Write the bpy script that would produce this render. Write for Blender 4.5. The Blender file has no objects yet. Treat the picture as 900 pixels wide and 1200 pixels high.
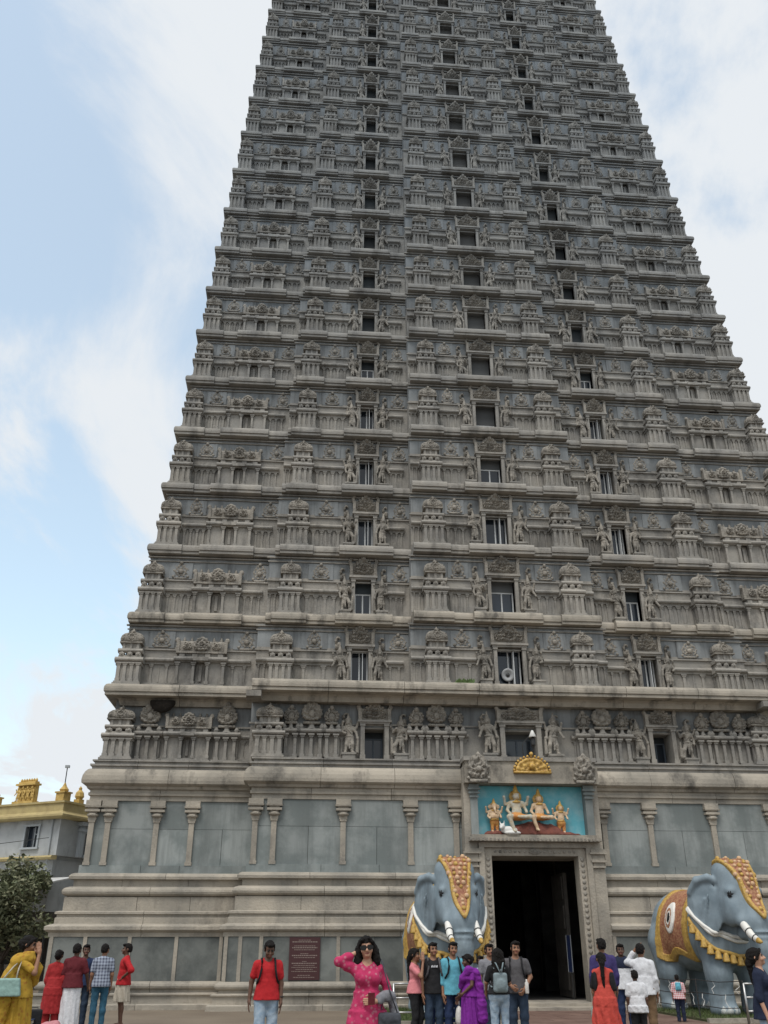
import bpy, bmesh, math, random
import numpy as np
from mathutils import Vector, Matrix
R = math.radians
random.seed(7); RNG = np.random.default_rng(7)
S = bpy.context.scene
C = S.collection
# ------------------------------------------------------------------ camera
CAM = Vector((-7.197, -30.948, 1.6))
cam_d = bpy.data.cameras.new('camera'); cam = bpy.data.objects.new('camera', cam_d); C.objects.link(cam)
cam_d.sensor_fit = 'VERTICAL'; cam_d.sensor_height = 36.0; cam_d.lens = 1042.985/1200*36
cam_d.clip_end = 4000
_f = Vector((0.07792944, 0.89428332, 0.44066353)); _r = Vector((0.99626762, -0.08631212, -0.00102367)); _u = Vector((-0.03711915, -0.43909858, 0.89767177))
cam.matrix_world = Matrix(((_r.x, _u.x, -_f.x, CAM.x), (_r.y, _u.y, -_f.y, CAM.y), (_r.z, _u.z, -_f.z, CAM.z), (0, 0, 0, 1)))
S.camera = cam
S.render.resolution_x = 768; S.render.resolution_y = 1024
# ------------------------------------------------------------------ world, sun, exposure
SKY_ROT, SKY_LOC = 20, (3.1, 0.4, 0)
SUN_EL, SUN_AZ = R(61), R(205)     # azimuth from +Y towards +X: high, in front of the tower and a little to the left, behind thin cloud
world = bpy.data.worlds.new('World'); S.world = world; world.use_nodes = True
nt = world.node_tree; nt.nodes.clear()
def wn(t, **k):
    n = nt.nodes.new(t)
    for a, b in k.items(): setattr(n, a, b)
    return n
L_ = nt.links.new
wo = wn('ShaderNodeOutputWorld'); bg = wn('ShaderNodeBackground'); sky = wn('ShaderNodeTexSky')
sky.sky_type = 'NISHITA'; sky.sun_disc = False; sky.sun_elevation = SUN_EL; sky.sun_rotation = SUN_AZ
sky.air_density = 1.0; sky.dust_density = 2.0; sky.ozone_density = 1.0
tc = wn('ShaderNodeTexCoord'); sx = wn('ShaderNodeSeparateXYZ'); L_(tc.outputs['Generated'], sx.inputs[0])
mz = wn('ShaderNodeMath', operation='MAXIMUM'); L_(sx.outputs['Z'], mz.inputs[0]); mz.inputs[1].default_value = 0.0
mz2 = wn('ShaderNodeMath', operation='ADD'); L_(mz.outputs[0], mz2.inputs[0]); mz2.inputs[1].default_value = 0.22
dx = wn('ShaderNodeMath', operation='DIVIDE'); L_(sx.outputs['X'], dx.inputs[0]); L_(mz2.outputs[0], dx.inputs[1])
dy = wn('ShaderNodeMath', operation='DIVIDE'); L_(sx.outputs['Y'], dy.inputs[0]); L_(mz2.outputs[0], dy.inputs[1])
cb = wn('ShaderNodeCombineXYZ'); L_(dx.outputs[0], cb.inputs[0]); L_(dy.outputs[0], cb.inputs[1])
mp = wn('ShaderNodeMapping'); L_(cb.outputs[0], mp.inputs['Vector'])
mp.inputs['Rotation'].default_value = (0, 0, R(SKY_ROT)); mp.inputs['Scale'].default_value = (1.15, 0.7, 1); mp.inputs['Location'].default_value = SKY_LOC
n1 = wn('ShaderNodeTexNoise'); n1.inputs['Scale'].default_value = 1.9; n1.inputs['Detail'].default_value = 12; n1.inputs['Roughness'].default_value = 0.60; n1.inputs['Distortion'].default_value = 0.45
L_(mp.outputs[0], n1.inputs['Vector'])
n2 = wn('ShaderNodeTexNoise'); n2.inputs['Scale'].default_value = 0.42; n2.inputs['Detail'].default_value = 3; n2.inputs['Roughness'].default_value = 0.5
L_(mp.outputs[0], n2.inputs['Vector'])
ad = wn('ShaderNodeMath', operation='MULTIPLY_ADD'); L_(n2.outputs['Fac'], ad.inputs[0]); ad.inputs[1].default_value = 0.9; L_(n1.outputs['Fac'], ad.inputs[2])
cr = wn('ShaderNodeValToRGB'); L_(ad.outputs[0], cr.inputs[0])
cr.color_ramp.elements[0].position = 0.85; cr.color_ramp.elements[0].color = (0.34,)*3+(1,)
cr.color_ramp.elements[1].position = 1.16; cr.color_ramp.elements[1].color = (1,)*3+(1,)
cr.color_ramp.interpolation = 'EASE'
cv = cr
hz = wn('ShaderNodeMapRange'); L_(mz.outputs[0], hz.inputs[0])
hz.inputs['From Min'].default_value = 0.0; hz.inputs['From Max'].default_value = 0.30; hz.inputs['To Min'].default_value = 0.45; hz.inputs['To Max'].default_value = 0.0
cv2 = wn('ShaderNodeMath', operation='ADD'); cv2.use_clamp = True; L_(cv.outputs[0], cv2.inputs[0]); L_(hz.outputs[0], cv2.inputs[1])
skb = wn('ShaderNodeVectorMath', operation='MULTIPLY'); L_(sky.outputs[0], skb.inputs[0]); skb.inputs[1].default_value = (3.5, 3.55, 2.95)
mx = wn('ShaderNodeMix', data_type='RGBA'); L_(cv2.outputs[0], mx.inputs[0]); L_(skb.outputs[0], mx.inputs[6]); mx.inputs[7].default_value = (8.4, 8.8, 9.2, 1)
L_(mx.outputs[2], bg.inputs['Color']); bg.inputs['Strength'].default_value = 0.064; L_(bg.outputs[0], wo.inputs['Surface'])
sl = bpy.data.lights.new('sun', 'SUN'); sl.energy = 1.5; sl.angle = R(24); sl.color = (1.0, 0.95, 0.88)
so = bpy.data.objects.new('sun', sl); C.objects.link(so); so.location = (0, 40, 120)
so.rotation_euler = (Vector((math.cos(SUN_EL)*math.sin(SUN_AZ), math.cos(SUN_EL)*math.cos(SUN_AZ), math.sin(SUN_EL)))).to_track_quat('Z', 'Y').to_euler()
vs = S.view_settings; vs.view_transform = 'Standard'; vs.look = 'None'; vs.exposure = 0.60; vs.gamma = 1.0; vs.use_curve_mapping = False

# ------------------------------------------------------------------ materials
M = {}
def mat(name, col, rough=0.8, noise=0.0, scale=3.0, col2=None, bump=0.0, metal=0.0, stain=None, detail=6, bscale=None, spec=0.3, coords='pos', thr=(0.35, 0.65), high=None):
    m = bpy.data.materials.new(name); m.use_nodes = True; t = m.node_tree; N = t.nodes; K = t.links.new
    b = N['Principled BSDF']; b.inputs['Roughness'].default_value = rough; b.inputs['Metallic'].default_value = metal
    b.inputs['Specular IOR Level'].default_value = spec
    b.inputs['Base Color'].default_value = (*col, 1)
    if coords == 'pos':
        g = N.new('ShaderNodeNewGeometry'); vec = g.outputs['Position']
    else:
        g = N.new('ShaderNodeTexCoord'); vec = g.outputs['Object']
    last = None
    if col2 is not None:
        n = N.new('ShaderNodeTexNoise'); n.inputs['Scale'].default_value = scale; n.inputs['Detail'].default_value = detail; n.inputs['Roughness'].default_value = 0.62
        K(vec, n.inputs['Vector'])
        r = N.new('ShaderNodeMapRange'); K(n.outputs['Fac'], r.inputs[0]); r.inputs['From Min'].default_value = thr[0]; r.inputs['From Max'].default_value = thr[1]
        x = N.new('ShaderNodeMix'); x.data_type = 'RGBA'; K(r.outputs[0], x.inputs[0]); x.inputs[6].default_value = (*col, 1); x.inputs[7].default_value = (*col2, 1)
        last = x.outputs[2]
    if noise:
        oi = N.new('ShaderNodeObjectInfo')
        r = N.new('ShaderNodeMapRange'); K(oi.outputs['Random'], r.inputs[0]); r.inputs['To Min'].default_value = 1-noise; r.inputs['To Max'].default_value = 1+noise
        hs = N.new('ShaderNodeHueSaturation'); K(r.outputs[0], hs.inputs['Value'])
        if last: K(last, hs.inputs['Color'])
        else: hs.inputs['Color'].default_value = (*col, 1)
        last = hs.outputs[0]
    if high:                                    # darker, cooler tint towards the top of the tower
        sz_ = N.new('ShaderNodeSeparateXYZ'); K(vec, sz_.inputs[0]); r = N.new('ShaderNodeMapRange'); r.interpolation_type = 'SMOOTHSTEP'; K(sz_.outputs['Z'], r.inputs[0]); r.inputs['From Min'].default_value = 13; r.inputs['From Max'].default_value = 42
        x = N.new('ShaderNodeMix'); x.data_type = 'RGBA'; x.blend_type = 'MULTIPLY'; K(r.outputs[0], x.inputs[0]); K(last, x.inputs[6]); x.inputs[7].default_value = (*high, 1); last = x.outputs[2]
    if stain:
        sc, amount, dark, lo, hi = stain     # runs of dark lichen, stretched downwards
        mpn = N.new('ShaderNodeMapping'); K(vec, mpn.inputs['Vector']); mpn.inputs['Scale'].default_value = sc
        n = N.new('ShaderNodeTexNoise'); n.inputs['Scale'].default_value = 1; n.inputs['Detail'].default_value = 7; n.inputs['Roughness'].default_value = 0.68
        K(mpn.outputs[0], n.inputs['Vector'])
        r = N.new('ShaderNodeMapRange'); K(n.outputs['Fac'], r.inputs[0]); r.inputs['From Min'].default_value = lo; r.inputs['From Max'].default_value = hi; r.inputs['To Max'].default_value = amount
        x = N.new('ShaderNodeMix'); x.data_type = 'RGBA'; K(r.outputs[0], x.inputs[0]); x.inputs[7].default_value = (*dark, 1)
        if last: K(last, x.inputs[6])
        else: x.inputs[6].default_value = (*col, 1)
        last = x.outputs[2]
    if last: K(last, b.inputs['Base Color'])
    if bump:
        n = N.new('ShaderNodeTexNoise'); n.inputs['Scale'].default_value = bscale or scale*6; n.inputs['Detail'].default_value = 6
        K(vec, n.inputs['Vector'])
        bp = N.new('ShaderNodeBump'); bp.inputs['Strength'].default_value = bump; bp.inputs['Distance'].default_value = 0.03
        K(n.outputs['Fac'], bp.inputs['Height']); K(bp.outputs[0], b.inputs['Normal'])
    M[name] = m
    return m
DK = (0.055, 0.053, 0.05)
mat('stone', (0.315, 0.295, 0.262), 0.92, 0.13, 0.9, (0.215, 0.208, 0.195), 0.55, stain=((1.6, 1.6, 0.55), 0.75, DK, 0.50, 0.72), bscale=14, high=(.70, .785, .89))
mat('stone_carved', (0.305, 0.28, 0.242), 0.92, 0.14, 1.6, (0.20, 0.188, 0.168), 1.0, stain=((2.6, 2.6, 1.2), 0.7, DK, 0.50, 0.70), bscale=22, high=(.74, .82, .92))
mat('stone_base', (0.395, 0.355, 0.295), 0.9, 0.08, 0.8, (0.245, 0.228, 0.198), 0.55, stain=((1.7, 1.7, 0.6), 0.6, (0.10, 0.094, 0.085), 0.51, 0.70), bscale=16)
mat('stone_kapota', (0.39, 0.352, 0.295), 0.9, 0.07, 0.8, (0.24, 0.222, 0.19), 0.4, stain=((1.5, 1.5, 0.75), 0.85, (0.07, 0.066, 0.06), 0.51, 0.68), bscale=16)
mat('slab', (0.265, 0.288, 0.284), 0.7, 0.12, 0.9, (0.168, 0.192, 0.19), 0.12, stain=((2.2, 2.2, 0.22), 0.6, (0.125, 0.14, 0.138), 0.47, 0.66), bscale=9, detail=9, thr=(.42, .58))
mat('slab_plinth', (0.165, 0.178, 0.17), 0.6, 0.16, 0.9, (0.095, 0.105, 0.102), 0.1, thr=(.42, .58), detail=9, stain=((0.8, 0.8, 0.5), 0.5, (0.2, 0.2, 0.185), 0.56, 0.7), bscale=9)
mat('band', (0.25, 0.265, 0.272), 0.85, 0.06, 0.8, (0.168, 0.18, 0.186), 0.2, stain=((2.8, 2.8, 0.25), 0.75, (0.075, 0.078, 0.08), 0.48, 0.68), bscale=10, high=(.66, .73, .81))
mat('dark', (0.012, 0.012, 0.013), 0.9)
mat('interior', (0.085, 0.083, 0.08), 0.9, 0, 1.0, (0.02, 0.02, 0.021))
mat('white_frame', (0.55, 0.57, 0.58), 0.5, 0.05)
mat('glass', (0.018, 0.025, 0.035), 0.12, spec=0.5, noise=0.4)
mat('shutter', (0.028, 0.036, 0.042), 0.6, noise=0.4)
mat('board', (0.085, 0.09, 0.093), 0.8, noise=0.2)
mat('gold', (0.62, 0.40, 0.10), 0.38, 0.05, 9, (0.36, 0.20, 0.04), 0.5, spec=0.5)
mat('gold_paint', (0.60, 0.42, 0.14), 0.6, 0.05, 4, (0.42, 0.28, 0.08), 0.3)
mat('plaque', (0.062, 0.026, 0.028), 0.35)
mat('plaque_text', (0.24, 0.19, 0.17), 0.6)
mat('hive', (0.012, 0.010, 0.009), 0.95, 0, 20, (0.022, 0.017, 0.012), 1.0)
mat('steel', (0.42, 0.42, 0.42), 0.42, metal=1.0)
mat('dark_metal', (0.06, 0.06, 0.06), 0.5, metal=0.6)

# ------------------------------------------------------------------ mesh helpers
class MB:
    """collects vertices / faces for ONE mesh"""
    def __init__(s): s.v = []; s.f = []; s.m = []
    def add(s, v, f, m=0):
        o = len(s.v); s.v += [tuple(p) for p in v]; s.f += [tuple(i+o for i in q) for q in f]; s.m += [m]*len(f); return s
    def box(s, x0, x1, y0, y1, z0, z1, m=0, tx=0.0, ty=0.0):
        # tx, ty: inset of the top face
        v = [(x0,y0,z0),(x1,y0,z0),(x1,y1,z0),(x0,y1,z0),(x0+tx,y0+ty,z1),(x1-tx,y0+ty,z1),(x1-tx,y1-ty,z1),(x0+tx,y1-ty,z1)]
        return s.add(v, [(3,2,1,0),(4,5,6,7),(0,1,5,4),(1,2,6,5),(2,3,7,6),(3,0,4,7)], m)
    def prism_x(s, prof, x0, x1, m0=0.0, m1=0.0, m=0):
        """profile of (y, z), walked along X; m0/m1 = 1 mitres the end inwards by y"""
        n = len(prof)
        v = [(x0+m0*y, y, z) for y, z in prof]+[(x1-m1*y, y, z) for y, z in prof]
        f = [(i, (i+1) % n, (i+1) % n+n, i+n) for i in range(n)]
        f += [tuple(range(n))[::-1], tuple(range(n, 2*n))]
        return s.add(v, f, m)
    def lathe(s, prof, seg=12, c=(0,0,0), m=0, sx=1, sy=1, a0=0.0):
        n = len(prof); v = []; f = []
        for j in range(seg):
            a = a0+2*math.pi*j/seg
            v += [(c[0]+r*sx*math.cos(a), c[1]+r*sy*math.sin(a), c[2]+z) for r, z in prof]
        for j in range(seg):
            k = (j+1) % seg
            f += [(j*n+i, k*n+i, k*n+i+1, j*n+i+1) for i in range(n-1)]
        f.append(tuple(j*n for j in range(seg))[::-1]); f.append(tuple(j*n+n-1 for j in range(seg)))
        return s.add(v, f, m)
    def tube(s, path, rad, seg=6, m=0, closed=False):
        P = [Vector(p) for p in path]; n = len(P); v = []; f = []
        up = Vector((0.13, 0.31, 0.94))
        for i, p in enumerate(P):
            a = P[(i-1) % n] if closed or i > 0 else p; b = P[(i+1) % n] if closed or i < n-1 else p
            d = (b-a).normalized(); u = d.cross(up)
            if u.length < 1e-3: u = d.cross(Vector((1,0,0)))
            u.normalize(); w = d.cross(u)
            r = rad[i] if isinstance(rad, (list, tuple)) else rad
            v += [p+(u*math.cos(2*math.pi*j/seg)+w*math.sin(2*math.pi*j/seg))*r for j in range(seg)]
        for i in range(n if closed else n-1):
            k = (i+1) % n
            f += [(i*seg+j, i*seg+(j+1) % seg, k*seg+(j+1) % seg, k*seg+j) for j in range(seg)]
        if not closed: f += [tuple(range(seg))[::-1], tuple(range((n-1)*seg, n*seg))]
        return s.add(v, f, m)
    def ball(s, c, r, m=0, seg=10, rings=6, sc=(1,1,1)):
        prof = [(r*math.sin(math.pi*i/rings)+1e-4, -r*math.cos(math.pi*i/rings)) for i in range(rings+1)]
        o = len(s.v); s.lathe(prof, seg, (0,0,0), m)
        for i in range(o, len(s.v)):
            p = s.v[i]; s.v[i] = (c[0]+p[0]*sc[0], c[1]+p[1]*sc[1], c[2]+p[2]*sc[2])
        return s
    def relief(s, outline, c, depth, rings=6, seg=32, hfun=None, m=0, seed=0):
        """carved plate in the XZ plane facing -Y: outline(a)->radius pair, hfun(t,a)->0..1"""
        v = [(c[0], c[1]-depth*(hfun(0, 0) if hfun else 1), c[2])]; f = []
        for i in range(1, rings+1):
            t = i/rings
            for j in range(seg):
                a = 2*math.pi*j/seg; rx, rz = outline(a)
                h = (hfun(t, a) if hfun else 1)*depth
                v.append((c[0]+t*rx, c[1]-h, c[2]+t*rz))
        for j in range(seg):
            a = 2*math.pi*j/seg; rx, rz = outline(a); v.append((c[0]+rx, c[1]+0.02, c[2]+rz))
        for j in range(seg): f.append((0, 1+(j+1) % seg, 1+j)[::-1])
        for i in range(rings):
            for j in range(seg):
                k = (j+1) % seg; A = 1+i*seg; B = A+seg
                f.append((A+j, B+j, B+k, A+k)[::-1])
        o = len(s.v); s.add(v, f, m); return s
    def mesh(s, name, mats, smooth=False, fix=True):
        me = bpy.data.meshes.new(name); me.from_pydata(s.v, [], s.f)
        for x in (mats if isinstance(mats, (list, tuple)) else [mats]): me.materials.append(M[x] if isinstance(x, str) else x)
        if any(s.m): me.polygons.foreach_set('material_index', s.m)
        if fix:
            bm = bmesh.new(); bm.from_mesh(me); bmesh.ops.recalc_face_normals(bm, faces=bm.faces); bm.to_mesh(me); bm.free()
        if smooth: me.polygons.foreach_set('use_smooth', [True]*len(me.polygons))
        me.update(); return me
def inst(name, me, parent=None, loc=(0,0,0), rz=0.0, scale=(1,1,1), label=None, cat=None, group=None, kind=None):
    o = bpy.data.objects.new(name, me); C.objects.link(o)
    o.location = loc; o.rotation_euler = (0, 0, rz); o.scale = scale
    if parent: o.parent = parent
    if label: o['label'] = label
    if cat: o['category'] = cat
    if group: o['group'] = group
    if kind: o['kind'] = kind
    return o
def copy_tree(o, loc=None, rz=None, label=None):
    r = o.copy(); C.objects.link(r)
    if loc: r.location = loc
    if rz is not None: r.rotation_euler.z = rz
    if label: r['label'] = label
    for ch in list(o.children):
        c = ch.copy(); C.objects.link(c); c.parent = r
        for g in list(ch.children):
            d = g.copy(); C.objects.link(d); d.parent = c
    return r

# ------------------------------------------------------------------ implicit surfaces (bodies, statues, elephants)
class SDF:
    def __init__(s, lo, hi, cell):
        s.lo = np.array(lo, float); s.cell = cell
        n = np.ceil((np.array(hi, float)-s.lo)/cell).astype(int)+1; s.n = n
        s.ax = [(s.lo[i]+cell*np.arange(n[i])).astype(np.float32) for i in range(3)]
        s.d = np.full(n, 9.0, np.float32); s.tag = np.zeros(n, np.uint8)
    def sub(s, lo, hi):
        sl = []
        for i in range(3):
            a = int(max(0, math.floor((lo[i]-s.lo[i])/s.cell))); b = int(min(s.n[i], math.ceil((hi[i]-s.lo[i])/s.cell)+1))
            if b <= a: return None, None
            sl.append(slice(a, b))
        return tuple(sl), (s.ax[0][sl[0]][:, None, None], s.ax[1][sl[1]][None, :, None], s.ax[2][sl[2]][None, None, :])
    def put(s, fn, lo, hi, k=0.0, tag=0, pad=None, neg=False):
        pad = (k+3*s.cell) if pad is None else pad
        sl, g = s.sub([a-pad for a in lo], [b+pad for b in hi])
        if sl is None: return s
        e = fn(*g).astype(np.float32); cur = s.d[sl]
        if neg:
            e = -e; h = np.clip(.5-.5*(cur-e)/max(k, 1e-6), 0, 1); s.d[sl] = cur*(1-h)+e*h+k*h*(1-h)
            s.tag[sl] = np.where(e > cur, tag, s.tag[sl]) if tag else s.tag[sl]
            return s
        s.tag[sl] = np.where(e < cur, tag, s.tag[sl])
        if k > 0:
            h = np.clip(.5+.5*(cur-e)/k, 0, 1); s.d[sl] = cur*(1-h)+e*h-k*h*(1-h)
        else: s.d[sl] = np.minimum(cur, e)
        return s
    def cap(s, a, b, ra, rb=None, k=0.02, tag=0, neg=False, pad=None):
        rb = ra if rb is None else rb
        a = np.array(a, float); b = np.array(b, float); ab = b-a; L2 = max(float(ab@ab), 1e-9); rm = max(ra, rb)
        def fn(x, y, z):
            t = np.clip(((x-a[0])*ab[0]+(y-a[1])*ab[1]+(z-a[2])*ab[2])/L2, 0, 1)
            return np.sqrt((x-a[0]-t*ab[0])**2+(y-a[1]-t*ab[1])**2+(z-a[2]-t*ab[2])**2)-(ra+(rb-ra)*t)
        return s.put(fn, np.minimum(a, b)-rm, np.maximum(a, b)+rm, k, tag, neg=neg, pad=pad)
    def chain(s, pts, rads, k=0.02, tag=0):
        for i in range(len(pts)-1): s.cap(pts[i], pts[i+1], rads[i], rads[i+1], k, tag)
        return s
    def ell(s, c, r, k=0.02, tag=0, rot=None, neg=False, pad=None):
        c = np.array(c, float); r = np.array(r, float); Q = np.array(rot) if rot is not None else None; rm = r.max() if Q is not None else r
        def fn(x, y, z):
            x, y, z = x-c[0], y-c[1], z-c[2]
            if Q is not None:
                x, y, z = Q[0,0]*x+Q[1,0]*y+Q[2,0]*z, Q[0,1]*x+Q[1,1]*y+Q[2,1]*z, Q[0,2]*x+Q[1,2]*y+Q[2,2]*z
            k0 = np.sqrt((x/r[0])**2+(y/r[1])**2+(z/r[2])**2); k1 = np.sqrt((x/r[0]**2)**2+(y/r[1]**2)**2+(z/r[2]**2)**2)+1e-6
            return k0*(k0-1)/k1
        return s.put(fn, c-rm, c+rm, k, tag, neg=neg, pad=pad)
    def cone(s, z0, z1, r0, r1, c0=(0,0), c1=None, k=0.0, tag=0, pleat=None, round_=0.01):
        """elliptic frustum, (rx, ry) at z0 and z1, with optional pleats (n, amp, phase)"""
        c1 = c0 if c1 is None else c1; R_ = max(*r0, *r1)*1.3+0.05
        def fn(x, y, z):
            t = np.clip((z-z0)/(z1-z0), 0, 1); cx = c0[0]+(c1[0]-c0[0])*t; cy = c0[1]+(c1[1]-c0[1])*t
            rx = r0[0]+(r1[0]-r0[0])*t; ry = r0[1]+(r1[1]-r0[1])*t; X = x-cx; Y = y-cy
            q = np.sqrt((X/rx)**2+(Y/ry)**2); d = (q-1)*np.minimum(rx, ry)
            if pleat:
                a = np.arctan2(Y/ry, X/rx); d = d-pleat[1]*(1-0.65*t)*(np.sin(pleat[0]*a+pleat[2]+6*t)+0.5*np.sin(pleat[0]*1.7*a+1.3+pleat[2]))
            return np.maximum(d, np.maximum(z0-z, z-z1))
        m0 = [min(c0[i], c1[i])-R_ for i in range(2)]; m1 = [max(c0[i], c1[i])+R_ for i in range(2)]
        return s.put(fn, (m0[0], m0[1], z0), (m1[0], m1[1], z1), k, tag)
    def rough(s, amp, freq, ph=0.0):
        x, y, z = s.ax[0][:, None, None], s.ax[1][None, :, None], s.ax[2][None, None, :]
        s.d += amp*(np.sin(freq*x+ph+1.7*np.sin(freq*.61*z))*np.sin(freq*.83*z+2*ph+1.3*np.sin(freq*.7*x))+.5*np.sin(freq*1.9*y+ph+freq*1.3*z)*np.sin(freq*1.6*x)); return s
    def clip(s, fn):
        x, y, z = s.ax[0][:, None, None], s.ax[1][None, :, None], s.ax[2][None, None, :]
        s.d = np.maximum(s.d, fn(x, y, z).astype(np.float32)); return s
    def arrays(s):
        d = s.d; d[[0, -1], :, :] = np.maximum(d[[0, -1], :, :], 1e-3); d[:, [0, -1], :] = np.maximum(d[:, [0, -1], :], 1e-3); d[:, :, [0, -1]] = np.maximum(d[:, :, [0, -1]], 1e-3)
        g = d < 0; n = np.array(d.shape)
        cnt = sum(g[i:n[0]-1+i, j:n[1]-1+j, k:n[2]-1+k].astype(np.int8) for i in (0, 1) for j in (0, 1) for k in (0, 1))
        act = (cnt > 0) & (cnt < 8); ids = np.argwhere(act); N = len(ids)
        idx = np.full(act.shape, -1, np.int64); idx[act] = np.arange(N)
        offs = np.array([(i, j, k) for i in (0, 1) for j in (0, 1) for k in (0, 1)])
        val = np.stack([d[ids[:, 0]+o[0], ids[:, 1]+o[1], ids[:, 2]+o[2]] for o in offs], 1)
        acc = np.zeros((N, 3)); w = np.zeros(N)
        for a in range(8):
            for b in range(a+1, 8):
                if np.abs(offs[a]-offs[b]).sum() != 1: continue
                ms = (val[:, a] < 0) != (val[:, b] < 0); t = np.where(ms, val[:, a]/np.where(ms, val[:, a]-val[:, b], 1), 0)
                acc += ms[:, None]*(offs[a]+(offs[b]-offs[a])*t[:, None]); w += ms
        V = s.lo+(ids+acc/w[:, None])*s.cell; T = s.tag[ids[:, 0], ids[:, 1], ids[:, 2]]
        Q = []
        for ax in range(3):
            sa = [slice(None)]*3; sb = [slice(None)]*3; sa[ax] = slice(0, -1); sb[ax] = slice(1, None)
            e = np.argwhere(g[tuple(sa)] != g[tuple(sb)]); o1, o2 = (ax+1) % 3, (ax+2) % 3
            ok = (e[:, o1] > 0) & (e[:, o2] > 0) & (e[:, o1] < n[o1]-1) & (e[:, o2] < n[o2]-1); e = e[ok]
            def cell(da, db):
                q = e.copy(); q[:, o1] -= da; q[:, o2] -= db; return idx[q[:, 0], q[:, 1], q[:, 2]]
            q = np.stack([cell(1, 1), cell(0, 1), cell(0, 0), cell(1, 0)], 1)
            inside = g[e[:, 0], e[:, 1], e[:, 2]]; q[~inside] = q[~inside][:, ::-1]; Q.append(q)
        Q = np.concatenate(Q); Q = Q[(Q >= 0).all(1)]
        return V, Q, T
def np_mesh(name, parts, mats, smooth=True):
    """parts: list of (V, Q, face material index) joined into one mesh"""
    Vs, Qs, Ms, o = [], [], [], 0
    for V, Q, m in parts:
        Vs.append(V); Qs.append(Q+o); o += len(V); Ms.append(np.full(len(Q), m) if np.isscalar(m) else m)
    V = np.concatenate(Vs).astype(np.float32); Q = np.concatenate(Qs).astype(np.int32); Mi = np.concatenate(Ms).astype(np.int32)
    me = bpy.data.meshes.new(name); me.vertices.add(len(V)); me.vertices.foreach_set('co', V.ravel())
    me.loops.add(len(Q)*4); me.loops.foreach_set('vertex_index', Q.ravel()); me.polygons.add(len(Q))
    me.polygons.foreach_set('loop_start', np.arange(0, len(Q)*4, 4, dtype=np.int32))
    for x in mats: me.materials.append(M[x] if isinstance(x, str) else x)
    me.polygons.foreach_set('material_index', Mi); me.polygons.foreach_set('use_smooth', np.full(len(Q), smooth))
    me.update(); me.validate(); return me
def sdf_mesh(name, sdf, mats, smooth=True):
    V, Q, T = sdf.arrays(); return np_mesh(name, [(V, Q, T[Q[:, 0]])], mats, smooth)
# ================================================================== THE TEMPLE TOWER
ZS = [9.77,12.55,15.45,18.32,21.19,24.05,26.87,29.73,32.59,35.63,38.94,42.38,45.83,49.26,52.71,56.20,59.71,63.2,66.7,70.2]   # floors 2..20 (+ roof)
Wt = lambda z: 13.82-0.0585*(z-9.77)+0.00013*(z-9.77)**2
Yt = lambda z: -0.014+0.12836*(z-9.77)+0.00043*(z-9.77)**2
YC = 13.0                    # middle plane of the tower
XC = 0.2                     # the doorway's axis in the base
tower = inst('temple_tower', None, label='towering grey stone temple gateway of stacked carved storeys with a dark central doorway', cat='tower')
def part(name, mb, mats, parent=tower, smooth=False, **k): return inst(name, mb.mesh(name, mats, smooth), parent, **k)

mat('bld_dark', (.08, .10, .125), .5)
# ---- carved pieces, built once in metres for a storey 2.87 m high
def carve(seed, n=9, base=0.55):
    rnd = random.Random(seed); ph = [rnd.uniform(0, 6.28) for _ in range(6)]
    return lambda t, a: max(0.05, base+0.32*math.sin(7*t+ph[0])*math.cos(n*a+ph[1])+0.3*math.cos(15*t+ph[2])-0.25*max(0, t-0.85)*4+0.15*math.sin(5*a+ph[3]+9*t))
def kudu_outline(w, h, lob=13, amp=0.09):
    def f(a):
        c, s_ = math.cos(a), math.sin(a)
        k = 1+amp*math.cos(lob*(a-math.pi/2))
        if s_ > 0: k += 0.22*max(0, s_)**8       # flame tip
        else: k *= 1-0.22*(-s_)**2
        return (w*0.5*c*k*(1.0 if s_ > -0.55 else 1.08), h*0.5*s_*k)
    return f
def medallion_mesh(seed, w=0.66, h=0.72, d=0.10, mtl='stone_carved'):
    b = MB(); b.relief(kudu_outline(w, h), (0, 0, 0), d, 7, 36, carve(seed)); b.ball((0, -0.05, h*0.55), 0.07, seg=8, rings=5)
    b.ball((0, -d*.8, -0.02), 0.10, seg=8, rings=5, sc=(1, .7, 1)); b.box(-w*.42, w*.42, -d*.7, 0.02, -h*.54, -h*.42)
    for s_ in (-1, 1): b.ball((s_*w*.47, -.03, -h*.36), .06, seg=7, rings=4, sc=(1, .7, 1))
    return b.mesh('medallion', mtl, True)
MED = [medallion_mesh(3, .56, .58, .07), medallion_mesh(11, .50, .62, .07), medallion_mesh(29, .58, .52, .07)]
def pil(b, x, w, y, z0, z1, d=0.10, cap=1.0):
    b.box(x-w/2, x+w/2, y-d, y+.02, z0, z1-0.13*cap)
    b.box(x-w*.42, x+w*.42, y-d*.9, y+.02, z1-0.15*cap, z1-0.12*cap)
    b.box(x-w*.72, x+w*.72, y-d*1.25, y+.02, z1-0.12*cap, z1-0.06*cap)
    b.box(x-w*1.05, x+w*1.05, y-d*1.5, y+.02, z1-0.06*cap, z1)
    b.box(x-w*.75, x+w*.75, y-d*1.25, y+.02, z0, z0+0.10)
ENT = [(0.02,0),(-.06,0),(-.10,.03),(-.17,.05),(-.19,.10),(-.14,.17),(-.05,.2),(.02,.2)]       # rolled little entablature
def off(prof, y=0, z=0, s=1): return [(p[0]*s+y, p[1]*s+z) for p in prof]
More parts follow.
